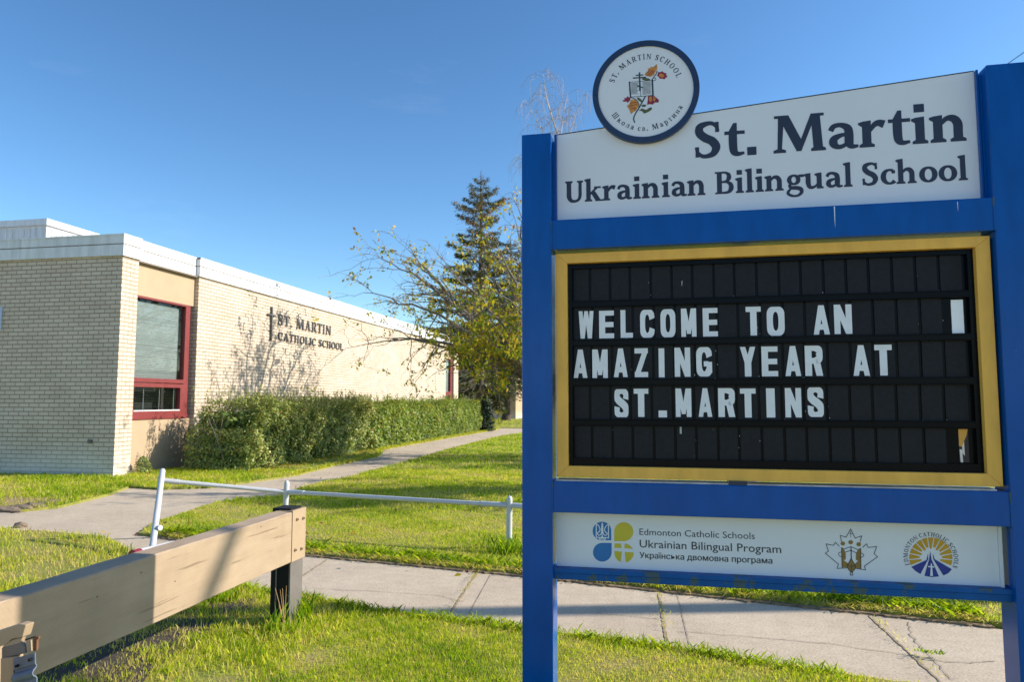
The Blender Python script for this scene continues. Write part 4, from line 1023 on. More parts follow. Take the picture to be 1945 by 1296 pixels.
sans('Ukrainian Bilingual Program', 0.5500, 1.1819, 0.8118, 0.0375, 0.004, TL, lower, M['ink'])
sans('Українська двомовна програма', 0.5494, 1.1417, 0.7630, 0.0270, 0.0, TL, lower, M['ink'], 0.0007)
ac = aff([(152, 168), (487, 172), (306, 248), (155, 345), (308, 422), (330, 98), (487, 254), (332, 275), (488, 430)],
         [(.3285, .8804), (.5211, .8851), (.4171, .8382), (.3293, .7795), (.4171, .7396), (.4319, .924), (.5205, .8388), (.4318, .8234), (.5197, .7397)])
def petal(cx, cy, r, qx, qy, k=48):
    out = []; done = False
    a_c = math.atan2(qy, qx)
    for i in range(k + 1):
        a = a_c + math.pi / 4 + 1.5 * math.pi * i / k
        out.append((cx + r * math.cos(a), cy + r * math.sin(a)))
    out.append((cx + r * qx, cy + r * qy))
    return [out]
art('logo_petal', petal(230, 170, 77, 1, 1), M['logo_blue'], ac, TL, lower)
art('logo_petal', petal(409, 176, 78, -1, 1), M['logo_yellow'], ac, TL, lower)
art('logo_petal', petal(233, 345, 77, 1, -1), M['logo_blue'], ac, TL, lower)
art('logo_petal', petal(411, 351, 78, -1, -1), M['logo_yellow'], ac, TL, lower)
art('logo_cross', [[(385, 272), (418, 272), (412, 310), (488, 318), (488, 345), (416, 342), (426, 430), (384, 426), (394, 340), (333, 334), (333, 308), (392, 310)]], M['logo_white'], ac, TL - .0006, lower)
tri = line((183, 110), (183, 225), w=8) + line((284, 112), (284, 228), w=8) + line((183, 222), (284, 226), w=8) + pl((186, 112), (205, 130), (214, 165), (190, 190), w=7) + pl((281, 114), (262, 132), (252, 167), (278, 192), w=7) + \
      [[(226, 110), (232, 96), (239, 110), (242, 165), (236, 190), (229, 190), (223, 165)]] + pl((230, 165), (222, 195), (205, 205), (188, 185), w=7) + pl((236, 165), (244, 197), (262, 206), (278, 188), w=7) + pl((205, 222), (215, 242), (233, 215), (252, 244), (262, 222), w=7) + line((232, 190), (232, 248), w=7)
art('logo_trident', tri, M['logo_white'], ac, TL - .0006, lower)
bc = aff([(362, 120), (127, 345), (612, 377), (372, 545), (900, 360), (1285, 400), (1090, 210), (1100, 560)],
         [(1.4781, .9312), (1.3667, .8187), (1.5863, .8129), (1.4752, .7281), (1.7145, .8265), (1.8815, .8151), (1.8009, .9005), (1.7981, .7368)])
art('logo_figures', [[(278, 290), (300, 300), (318, 350), (318, 400), (300, 410), (345, 440), (368, 395), (400, 445), (432, 415), (412, 405), (412, 355), (430, 308), (456, 297), (458, 486), (415, 480), (398, 500), (372, 520), (345, 495), (330, 475), (282, 476)]] + blob(290, 255, 21, 19) + blob(363, 243, 22, 20) + blob(438, 262, 22, 20), M['logo_brown'], bc, TL, lower)
leafp = line((257, 280), (220, 243), (203, 272), (133, 258), (155, 325), (127, 345), (250, 445), (238, 484), (332, 480), w=6) + line((277, 234), (265, 178), (320, 197), (362, 120), (405, 205), (465, 185), (452, 238), w=6) + \
    line((475, 290), (510, 258), (527, 292), (603, 283), (580, 350), (612, 377), (492, 462), (502, 497), (412, 484), w=6) + line((366, 290), (370, 395), w=9) + line((278, 290), (284, 478), w=6) + line((457, 297), (459, 487), w=6) + \
    line((305, 305), (366, 283), (432, 312), w=6) + line((310, 335), (366, 318), (425, 345), w=6) + pl((278, 330), (252, 345), (262, 372), (300, 372), w=5) + pl((457, 338), (484, 358), (470, 380), (432, 380), w=5) + \
    line((363, 145), (363, 195), w=4) + line((348, 162), (378, 163), w=4) + line((362, 520), (362, 545), (384, 545), (382, 520), w=6) + line((366, 395), (330, 462), (345, 495), (372, 522), (400, 495), (410, 462), (370, 395), w=6) + line((332, 450), (372, 470), (408, 452), w=5) + line((372, 440), (372, 520), w=4)
art('logo_leaf', leafp, M['navy'], bc, TL - .0005, lower)
ry = []
sun_c = (1093, 385)
for i in range(13):
    a0, a1 = R(203 - i * 17.4 - 1.2), R(203 - (i + 1) * 17.4 + 1.2)
    if i == 12: pass
    P2 = lambda a, r: (sun_c[0] + r * math.cos(a), sun_c[1] - r * math.sin(a) * .95)
    am = (a0 + a1) / 2; dd = R(3.2)
    ry.append([P2(a0, 193), P2((a0 * 2 + a1) / 3, 193), P2((a0 + 2 * a1) / 3, 193), P2(a1, 193), P2(a1 + dd * .8, 86 + 14 * (i % 2)), P2(a0 - dd * .8, 86 + 14 * (i % 2))])
art('logo_rays', ry, M['logo_gold'], bc, TL, lower)
art('logo_road', [[(918, 468), (1055, 405), (1068, 345), (1070, 400), (1000, 533), (955, 505)], [(1088, 325), (1100, 400), (1165, 553), (1100, 560), (1036, 548), (1078, 400)], [(1112, 345), (1128, 398), (1280, 488), (1250, 522), (1205, 545), (1116, 400)]], M['logo_royal'], bc, TL - .0003, lower)
art('logo_cross', [[(1092, 438), (1104, 438), (1104, 460), (1124, 462), (1124, 474), (1105, 473), (1112, 550), (1086, 549), (1092, 472), (1070, 470), (1070, 459), (1092, 460)]], M['logo_white'], bc, TL - .0006, lower)
lt = MB(); c0 = bc(*sun_c); kk = (bc(sun_c[0] + 100, sun_c[1])[0] - c0[0]) / 100
arc_text(lt, 'EDMONTON CATHOLIC SCHOOLS', c0[0], c0[1], 205 * kk, 202, -24, 40 * kk, TL, gap=0.10, kx=0.86)
SB('lettering', lt, M['navy'], lower)
# ================================================================== PIPE RAIL ALONG THE SIDEWALK
rail = empty('pipe_railing', (-1.45, 7.236, 0), 'low white pipe railing with a leaning end post along the sidewalk lawn', 'railing')
def L_(p, o=(-1.45, 7.236, 0)): return tuple(np.array(p, float) - np.array(o, float))
def rpost(base, top, r=0.030):
    b = Vector(base); t = Vector(top); d = (t - b); L = d.length; d.normalize()
    path = [b + d * (L * k) for k in (0, .5, .9)] + [b + d * (L - r * 1.0), b + d * (L - r * .45), b + d * (L - r * .12), b + d * L]
    return MB().tube([L_(p) for p in path], [r, r, r, r, r * .82, r * .5, r * .08], 16).build('post', M['white_paint'], rail, smooth=True)
A3 = np.array([-1.445, 7.236, 0.0]); T3 = np.array([-1.438, 7.236, 0.545])
d2 = ray(545, 913); T2 = CAMP + d2 * (7.62 / d2[1])
d1 = ray(309, 892); T1 = CAMP + d1 * (7.02 / d1[1])
B1 = np.array(gnd(286, 1068, 0.0))
B2 = np.array([T2[0] - 0.02, T2[1], -0.05]); A3[2] = -0.05
rpost(A3, T3); rpost(B2, T2)
rpost(B1 + (B1 - T1) * 0.04, T1, 0.030)
# pipe runs, each with a slightly larger sleeve at its joint
def at(a, b, t): return tuple(np.array(a) + (np.array(b) - np.array(a)) * t)
J3 = T3 - np.array([0, 0, 0.095]); J2 = np.array(CAMP + ray(545, 935) * (7.62 / ray(545, 935)[1])); J1 = np.array(CAMP + ray(306, 913) * (7.02 / ray(306, 913)[1]))
J4 = np.array([2.6, 6.42, 0.40])
for a, b, sl in ((J1, J2, 0.14), (J2, J3, 0.085), (J3, J4, 0.1)):
    MB().tube([L_(at(a, b, k / 8)) for k in range(9)], 0.0225, 14).build('rail', M['white_paint'], rail, smooth=True)
    MB().tube([L_(at(a, b, 0.01)), L_(at(a, b, sl))], 0.0275, 14).build('sleeve', M['white_paint'], rail, smooth=True)
MB().tube([L_(at(J2, J3, 0.885)), L_(at(J2, J3, 0.99))], 0.0275, 14).build('sleeve', M['white_paint'], rail, smooth=True)
A5 = (2.6, 6.42, -0.05); rpost(A5, (2.6, 6.42, 0.5))
k1 = at(T1, B1, 0.665)
MB().tube([L_(np.array(k1) + np.array([0.02, -0.0, 0])), L_(np.array(k1) + np.array([0.075, -0.02, 0.005]))], [0.022, 0.026], 10).build('stub', M['white_paint'], rail, smooth=True)

fp = empty('fallen_pipe', tuple(gnd(262, 1055, 0.03)), 'white pipe with dark red end lying in the grass behind the tan beam', 'pipe')
o0 = gnd(262, 1055, 0.03)
pa, pb = np.array(gnd(256, 1054, 0.13)), np.array(gnd(330, 1036, 0.11))
MB().tube([tuple(pa - o0), tuple(at(pa, pb, .5) - o0), tuple(pb - o0)], 0.042, 14).build('pipe', M['white_paint'], fp, smooth=True)
pd = (pb - pa) / np.linalg.norm(pb - pa)
MB().tube([tuple(pa - pd * 0.035 - o0), tuple(pa + pd * 0.06 - o0)], 0.0445, 14).build('end_cap', M['red_cap'], fp, smooth=True)

# ================================================================== TIMBER BARRIER
bx, by = -2.36, 4.50
bar = empty('timber_barrier', (bx, by, 0), 'long tan painted timber barrier beam bolted to a black steel post', 'barrier')
def BB(name, mb, m, **k):
    mb.v = [(x - bx, y - by, z) for x, y, z in mb.v]; return mb.build(name, m, bar, **k)
# beam: subdivided so the planed edge is not dead straight
bm_ = MB(); ny = 60; ys = np.linspace(1.0, 4.485, ny); prof = [(-0.112, 0.438), (-0.004, 0.438), (0.0, 0.442), (0.0, 0.757), (-0.006, 0.763), (-0.106, 0.770), (-0.112, 0.764)]
vs = []
for i, y in enumerate(ys):
    for j, (px, pz) in enumerate(prof):
        vs.append((bx + px + rng.normal() * 0.0006, y, pz + 0.0012 * math.sin(y * 5 + j) + rng.normal() * 0.0006))
n = len(prof)
fs = [(i * n + j, i * n + (j + 1) % n, (i + 1) * n + (j + 1) % n, (i + 1) * n + j) for i in range(ny - 1) for j in range(n)] + [list(range(n)), list(range((ny - 1) * n, ny * n))[::-1]]
bm_.add(vs, fs); BB('beam', bm_, M['timber'])
BB('end_plate', MB().box(bx - 0.10, bx + 0.004, 4.489, 4.678, 0.437, 0.772), M['tan_paint'], bevel=0.002)
hp = MB(); hp.box(bx - 0.150, bx - 0.006, 4.50, 4.512, -0.3, 0.79).box(bx - 0.016, bx - 0.005, 4.513, 4.66, -0.3, 0.4365)
hp.box(bx - 0.150, bx - 0.138, 4.513, 4.66, -0.3, 0.79)
BB('post', MB().box(bx - 0.150, bx - 0.018, 4.50, 4.65, -0.3, 0.785), M['timber_dark'], bevel=0.003)
BB('flange', MB().box(bx - 0.0178, bx - 0.006, 4.494, 4.664, -0.3, 0.4368), M['grey_steel'], bevel=0.002)
BB('groove', MB().box(bx - 0.112, bx - 0.104, 4.493, 4.4999, -0.2, 0.437), M['grey_steel'])
for (px, py) in ((1672 / 2.972, 860 + 377 / 2.972), (1707 / 2.972, 860 + 370 / 2.972), (1661 / 2.972, 860 + 550 / 2.972), (1696 / 2.972, 860 + 542 / 2.972)):
    q = onX(px, py, bx)
    hx = [(q[1] + 0.011 * math.cos(R(60 * k + 15)), q[2] + 0.011 * math.sin(R(60 * k + 15))) for k in range(6)]
    b = MB().prism(hx, 'x', bx + 0.0041, bx + 0.013).tube([(bx + 0.013, q[1], q[2]), (bx + 0.022, q[1], q[2])], 0.006, 8)
    BB('bolt', b, M['tan_paint'])
bnl = MB()
for (y, z) in ((3.05, 0.70), (2.78, 0.66), (4.1, 0.735), (3.3, 0.60)):
    bnl.tube([(bx - 0.001, y, z), (bx + 0.0015, y, z)], 0.004, 8)
BB('nail', bnl, M['rust'])

# end of a second barrier with its ribbed steel bracket, bottom left of the frame
YB = 2.05
q0 = onY(36, 1250, YB)
br2 = empty('barrier_bracket', (q0[0], YB, 0), 'tan barrier end on a short post with a ribbed blue grey bracket', 'bracket')
def KB(name, px, d0, d1, m, **k):
    pts = [onY(x, y, YB) for x, y in px]
    mb = MB().prism([(p[0] - q0[0], p[2]) for p in pts], 'y', d0, d1); return mb.build(name, m, br2, **k)
KB('plank', [(-140, 1243), (36, 1186), (49, 1188), (42, 1212), (22, 1215), (10, 1226), (-140, 1275)], 0.0, 0.035, M['tan_paint'], bevel=0.004)
KB('arm', [(3, 1229), (22, 1217), (40, 1213), (36, 1226), (3, 1240)], 0.004, 0.02, M['tan_paint'], bevel=0.002)
KB('cap', [(2, 1232), (40, 1222), (46, 1232), (46, 1243), (2, 1252)], 0.002, 0.022, M['grey_steel'], bevel=0.002)
KB('post', [(2, 1251), (30, 1248), (27, 1620), (-4, 1620)], -0.002, 0.03, M['tan_paint'], bevel=0.003)
KB('lug', [(46, 1220), (53, 1219), (54, 1240), (48, 1242)], 0.006, 0.016, M['tan_paint'])
KB('lug', [(60, 1214), (67, 1213), (66, 1238), (60, 1239)], 0.006, 0.014, M['rust'])
KB('hinge_pin', [(43, 1217), (61, 1211), (61, 1213.5), (44, 1219.5)], 0.008, 0.014, M['timber_dark'])
KB('hinge_pin', [(65, 1212), (71, 1211), (71, 1215), (66, 1216)], 0.004, 0.012, M['rust'])
pts = [onY(x, y, YB) for x, y in ((33, 1249), (74, 1238), (75, 1300), (36, 1312))]
rm = MB(); k = 40; A, B = np.array(pts[0]), np.array(pts[1]); A2, B2_ = np.array(pts[3]), np.array(pts[2])
v = []
for i in range(k + 1):
    t = i / k * 2.6; dep = -0.012 * max(-.4, math.sin(t * 2 * math.pi * 2.1)) if i > 5 else 0.0
    for a_, b_ in ((A, A2), (B, B2_)):
        p = a_ + (b_ - a_) * t; v.append((p[0] - q0[0], -0.012 + dep, p[2]))
rm.add(v, [(2 * i, 2 * i + 1, 2 * i + 3, 2 * i + 2) for i in range(k)])
KB('web', [(29, 1254), (33, 1251), (35, 1420), (28, 1420)], -0.006, 0.012, M['timber_dark'])
o = rm.build('ribbed_plate', M['ribbed'], br2)
sol = o.modifiers.new('thick', 'SOLIDIFY'); sol.thickness = 0.004
for x, y in ((42, 1262), (67, 1250)):
    p = onY(x, y, YB); MB().tube([(p[0] - q0[0], -0.011, p[2]), (p[0] - q0[0], -0.024, p[2])], 0.005, 8).build('bolt', M['timber_dark'], br2)

# edging stones and soil hump beside the walk at the left
def stone(px, py, sx, sy, sz, label, name='edging_stone', m=None):
    c = gnd(px, py); r = random.Random(int(px * 7 + py))
    bm = bmesh.new(); bmesh.ops.create_icosphere(bm, subdivisions=3, radius=1)
    ph_ = [r.uniform(0, 6) for _ in range(6)]
    for v in bm.verts:
        k = 1 + .16 * math.sin(v.co.x * 3 + ph_[0]) * math.cos(v.co.y * 2.5 + ph_[1]) + .08 * math.sin(v.co.z * 6 + ph_[2] + v.co.x * 5) + r.uniform(-.025, .025)
        v.co = Vector((v.co.x * sx * k, v.co.y * sy * k, v.co.z * sz * k))
    me = bpy.data.meshes.new(name); bm.to_mesh(me); bm.free()
    o = link(name, me, m or M['stone']); o.location = (c[0], c[1], sz * .35); o.rotation_euler = (0, 0, r.uniform(-.3, .3))
    return tag(o, label, 'stone', 'edging stones beside the walk')
stone(8, 972, .26, .10, .055, 'largest brown edging stone at the far left end of the walk')
stone(40, 970, .17, .08, .06, 'brown edging stone second from the left beside the walk')
stone(64, 967, .15, .08, .07, 'rounded edging stone in the middle of the row beside the walk')
stone(84, 963, .13, .07, .06, 'small brown edging stone second from the right end of its row')
stone(102, 959, .12, .06, .055, 'smallest edging stone at the right end of its row')
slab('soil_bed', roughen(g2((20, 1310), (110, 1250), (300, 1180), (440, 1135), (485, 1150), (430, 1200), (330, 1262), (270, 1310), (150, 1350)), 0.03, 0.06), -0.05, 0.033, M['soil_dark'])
slab('soil_bed', [tuple(gnd(x, y)[:2]) for x, y in ((-30, 975), (60, 969), (110, 962), (118, 955), (70, 950), (20, 947), (-30, 950))], -0.05, 0.045, M['soil'])
st = stone(38, 1003, .08, .045, .05, 'small pale stone lying in the dry grass at the edge of the walk')
st['group'] = ''; del st['group']

# fallen leaves on and beside the sidewalk
def fallen(px, py, size, tint, label, z=0.006):
    c = gnd(px, py); o = np_mesh('fallen_leaf', leaf_quads(np.array([[0, 0, 0.004]]), size, size * .6, np.array([[1, .4, .12]]), .1), 4, M['autumn'], tint=[tint])
    o.location = (c[0], c[1], z); return tag(o, label, 'leaf', 'fallen leaves near the sidewalk')
fallen(870, 1095, .07, .55, 'yellow fallen leaf on the sidewalk near its grassy far edge')
fallen(1668, 1157, .05, .97, 'orange fallen leaf in the grass under the sign', 0.045)

# ================================================================== VEGETATION
class TreeB:
    def __init__(s): s.mb = MB(); s.leaf = []; s.tw = MB()
def tint_bias(n, lo, hi): return rng.uniform(lo, hi, n)
def bez(a, b, c, n=8):
    a, b, c = map(np.array, (a, b, c)); t = np.linspace(0, 1, n)[:, None]
    return (1 - t) ** 2 * a + 2 * t * (1 - t) * b + t * t * c

def leafy_tree(base, limbs, fork_z, trunk_r, leaf_n, leaf_size, label, group, tname, seed, sides=7, leaf_rule=None):
    """trunk, limbs to given ends, two orders of branches and leaf sprays"""
    global rng
    keep = rng; rng = np.random.default_rng(seed)
    base = np.array(base, float); root = empty(tname, tuple(base), label, 'tree', group)
    tb = MB(); ends = []; twl = MB()
    fork = np.array([0.05, 0.0, fork_z])
    tb.tube([(0, 0, -0.2), (0.02, 0, fork_z * .4), (-.02, .02, fork_z * .75), tuple(fork)], [trunk_r * 1.35, trunk_r, trunk_r * .9, trunk_r * .85], 12)
    brs = MB()
    for e in limbs:
        e = np.array(e, float) - base; d = e - fork; L = np.linalg.norm(d)
        mid = fork + d * .5 + np.array([0, 0, .16 * L]) + rng.normal(size=3) * .08 * L
        n1 = max(8, int(L / .35)); p = bez(fork, mid, e, n1); p[1:-1] += rng.normal(size=(n1 - 2, 3)) * .035
        r0 = min(trunk_r * .55, .011 * L + .016); rad = np.linspace(r0, .008, n1)
        brs.tube(p, list(rad), sides)
        for k in range(2, n1):
            for _ in range(2 if (k > n1 * .35 and rng.random() < .6) else 1):
                if rng.random() < .2: continue
                t = unit(p[min(k + 1, n1 - 1)] - p[k - 1]); out = unit(t * .75 + rng.normal(size=3) * .62 + np.array([0, 0, .12]))
                l2 = L * (.16 + .22 * rng.random()) * (1.15 - .55 * k / n1); m = 6
                q = bez(p[k], p[k] + out * l2 * .5 + np.array([0, 0, .06 * l2]), p[k] + out * l2 + rng.normal(size=3) * .12 * l2 - np.array([0, 0, .10 * l2]), m)
                q[1:-1] += rng.normal(size=(m - 2, 3)) * .025 * l2
                brs.tube(q, list(np.linspace(rad[k] * .55 + .002, .004, m)), 5, cap=False)
                for j in range(1, m):
                    for _ in range(1 if rng.random() < .75 else 2):
                        o2 = unit(unit(q[j] - q[j - 1]) * .7 + rng.normal(size=3) * .75); l3 = .18 + .42 * rng.random()
                        q3 = bez(q[j], q[j] + o2 * l3 * .5 + rng.normal(size=3) * .04, q[j] + o2 * l3 - np.array([0, 0, .06]), 4)
                        twl.tube(q3, [.005, .004, .003, .0018], 3, cap=False)
                        ends.append((q3[1], q3[3], q3[2]))
    tb.build('trunk', M['bark'], root, smooth=True)
    brs.build('limbs', M['bark'], root, smooth=True)
    twl.build('twigs', M['twig'], root)
    E = np.array(ends); C = []; 
    w = np.ones(len(E)) if leaf_rule is None else leaf_rule(E[:, 1] + base)
    w /= w.sum()
    pick = rng.choice(len(E), size=leaf_n // 9, p=w)
    for i in pick:
        t = rng.uniform(.25, 1.05, (9, 1)); C.append(E[i, 0] * (1 - t) + E[i, 1] * t + rng.normal(size=(9, 3)) * leaf_size * .62)
    C = np.concatenate(C); n = len(C)
    V = leaf_quads(C, leaf_size * rng.uniform(.45, 1.25, n), leaf_size * rng.uniform(.28, .6, n), np.tile([[0.1, 0, -.5]], (n, 1)), 1.2)
    ti = np.clip(rng.beta(2.0, 2.3, n) + rng.normal(size=n) * .05 + (.13 * ((C[:, 2] + base[2]) - 4) / 3), 0, 1)
    np_mesh('crown', V, 4, M['autumn'], root, tint=ti)
    rng = keep
    return root
Y0t = 18.8
def tip(px, py, dy): return tuple(onY(px, py, Y0t + dy))
tb0 = onY(1022, 762, Y0t)
limbs = [tip(668, 660, -1.2), tip(690, 556, .4), tip(722, 490, -.6), tip(778, 478, 1.2), tip(838, 500, -1.6), tip(884, 470, .9), tip(930, 440, -.4), tip(985, 385, 1.4),
         tip(720, 640, 1.8), tip(838, 660, 2.2), tip(870, 620, -2.6), tip(905, 665, -1.8), tip(945, 672, 1.2), tip(860, 575, 3.), tip(950, 560, -2.8), tip(985, 640, -2.2), tip(880, 662, .6), tip(960, 500, 2.6), tip(800, 610, -.2), tip(760, 560, 2.4), tip(915, 640, 3.2)]
limbs += [(tb0[0] + 4.2, 18.0, 3.6), (tb0[0] + 3.4, 20.5, 5.4), (tb0[0] + 2.2, 17.2, 6.2), (tb0[0] + 1.0, 19.6, 7.2), (tb0[0] + 4.8, 19.4, 4.6), (tb0[0] - .5, 23.0, 5.8), (tb0[0] + .8, 14.6, 4.8), (tb0[0] + 2.8, 22.4, 4.2)]
def lr(P):
    low = np.clip((4.6 - P[:, 2]) / 2.2, 0, 1); right = np.clip((P[:, 0] + 7.2) / 3.0, 0, 1)
    return np.where(P[:, 0] > -1.9, .12, 1.) * (.22 + 1.4 * low * right + .30 * right + .12 * (P[:, 2] < 6))
leafy_tree((tb0[0], Y0t, 0), limbs, 1.9, .19, 11000, .125, 'spreading half bare tree with yellow green leaves, its trunk behind the left sign post', None, 'autumn_tree', 11, leaf_rule=lr)
for (x, y, s_, lab, rr, zz, nl) in ((4.4, 19.2, 5, 'leafy tree on the lawn beside the half bare one, hidden behind the sign', 2.8, (3.0, 6.6), 8000),
                             (1.6, 13.2, 9, 'smaller leafy tree on the lawn near the railing, hidden behind the letter board', 1.9, (2.3, 5.3), 6500)):
    r = random.Random(s_)
    lb = [(x + r.uniform(-rr, rr), y + r.uniform(-rr, rr), r.uniform(*zz)) for _ in range(15)]
    leafy_tree((x, y, 0), lb, 1.7, .15, nl, .14, lab, None, 'lawn_tree', 20 + s_)

def spruce(x, y, H, trunk_r, rad, z_low, label, seed, lean=0., bare=0.):
    global rng
    keep = rng; rng = np.random.default_rng(seed)
    root = empty('spruce_tree', (x, y, 0), label, 'tree', 'spruces in front of the far wing')
    tb = MB(); n = 14
    axis = lambda z: np.array([lean * math.sin(z / H * 2.2) , 0, z])
    tb.tube([axis(H * k / n - (.3 if k == 0 else 0)) for k in range(n + 1)], [trunk_r * (1.45 if k == 0 else 1) * (1 - k / n) ** .8 + .015 for k in range(n + 1)], 10)
    tb.build('trunk', M['bark_dark'], root, smooth=True)
    bb = MB(); C = []; D = []; T = []; Lz = []
    z = z_low
    while z < H - .25:
        f = (z - z_low) / (H - z_low); nb = rng.integers(5, 8)
        rl = rad * (1 - f) ** .75 * (.70 + .4 * rng.random()) + .28
        a0 = rng.uniform(0, 6.28)
        for b in range(nb):
            a = a0 + b * 2 * np.pi / nb + rng.normal() * .18; l = rl * (.55 + .6 * rng.random())
            droop = (-.34 if f < .35 else -.12 if f < .7 else .25) + rng.normal() * .08
            o = axis(z); d = np.array([math.cos(a), math.sin(a), 0]); m = 7
            q = bez(o, o + d * l * .55 + np.array([0, 0, droop * l * .55]), o + d * l + np.array([0, 0, droop * l + .16 * l]), m)
            bb.tube(q, list(np.linspace(.045 * (1 - f) + .012, .007, m)), 4, cap=False)
            side = np.array([-d[1], d[0], 0])
            dead = f < .16 and rng.random() < bare
            nn = int((48 if l > 1 else 30) * max(.4, l) * (.12 if dead else 1))
            t = rng.uniform(.12, 1, nn) ** .8; i0 = np.minimum((t * (m - 1)).astype(int), m - 2); fr = (t * (m - 1) - i0)[:, None]
            pos = q[i0] * (1 - fr) + q[i0 + 1] * fr; sgn = rng.choice([-1, 1], nn)[:, None]
            wside = (.30 * l * (1 - t) + .16)[:, None] * rng.random((nn, 1))
            pos = pos + side * sgn * wside + np.array([0, 0, -1]) * (wside * .35 + .10 * rng.random((nn, 1)))
            C.append(pos); D.append(unit(d * .7 + side * sgn * .8 + np.array([0, 0, -.35]) + rng.normal(size=(nn, 3)) * .3))
            base = .30 + .22 * rng.normal() + (.38 * (f > .55) * rng.random())
            T.append(np.clip(base + rng.normal(size=nn) * .13, 0, 1)); Lz.append(np.full(nn, .34 * (1 - .45 * f)))
        z += .45 + .17 * (1 - f) + .14 * rng.random()
    C = np.concatenate(C); D = np.concatenate(D); T = np.concatenate(T); Lz = np.concatenate(Lz)
    bb.build('branches', M['bark_dark'], root)
    k = 3; CC = np.repeat(C, k, 0) + rng.normal(size=(len(C) * k, 3)) * .07; DD = np.repeat(D, k, 0) + rng.normal(size=(len(C) * k, 3)) * .35
    V = leaf_quads(CC, np.repeat(Lz, k) * rng.uniform(.7, 1.2, len(CC)), np.repeat(Lz, k) * .22, DD, .2)
    np_mesh('crown', V, 4, M['needle'], root, tint=np.repeat(T, k))
    rng = keep
sa = onY(912, 770, 48)
spruce(sa[0], 48, 17.6, .27, 5.0, 2.6, 'tallest spruce with a narrow brown tinged top behind the hedge end', 3, bare=.75)
sb = onY(961, 790, 54)
spruce(sb[0], 54, 14.2, .27, 4.0, 3.0, 'spruce with a slightly bent trunk on the far lawn, right of the tallest one', 8, lean=.45, bare=.6)

# bare birch far behind
def birch(x, y, label):
    root = empty('birch_tree', (x, y, 0), label, 'tree')
    r = np.random.default_rng(5); tb = MB(); tw = MB()
    heads = [onY(1036, 150, y), onY(1108, 190, y), onY(1078, 180, y), onY(985, 300, y), onY(1010, 215, y), onY(1160, 260, y)]
    foot_ = np.array([x, y, 0.]); fk = onY(1062, 262, y)
    tb.tube([(0, 0, -.2), (.1, 0, 4), tuple(np.array(onY(1066, 420, y)) - foot_), tuple(fk - foot_)], [.26, .2, .13, .075], 9)
    for h_ in heads:
        st_ = np.array(onY(1064, 300 + r.uniform(0, 120), y)) if h_ is not heads[0] else fk
        e = np.array(h_) + np.array([0, r.normal() * 1.2, 0]); n = 10
        p = bez(st_ - foot_, (st_ + e) / 2 - foot_ + r.normal(size=3) * .4 + np.array([0, 0, .5]), e - foot_, n)
        tb.tube(p, list(np.linspace(.065, .014, n)), 5, cap=False)
        for k in range(2, n):
            for _ in range(3):
                a = r.uniform(0, 6.28); l = r.uniform(.7, 2.0) * (1.1 - .04 * k); d = np.array([math.cos(a), math.sin(a) * .7, 0])
                q = bez(p[k], p[k] + d * l * .6 + np.array([0, 0, l * .55]), p[k] + d * l - np.array([0, 0, l * .35]), 7)
                tw.tube(q, list(np.linspace(.013, .006, 7)), 3, cap=False)
                for j in range(2, 7):
                    for _ in range(2):
                        l3 = r.uniform(.3, 1.1); o = d * r.uniform(-.1, .4) + r.normal(size=3) * .12
                        tw.tube(bez(q[j], q[j] + o * l3 * .7 + np.array([0, 0, .03]), q[j] + o * l3 * .8 - np.array([0, 0, l3]), 4), [.006, .005, .004, .003], 3, cap=False)
    tb.build('trunk', M['bark_birch'], root, smooth=True); tw.build('twigs', M['birch_twig'], root)
bx_ = onY(1066, 700, 47.)
birch(bx_[0], 47., 'tall bare birch with drooping twigs showing above the sign beside the emblem')

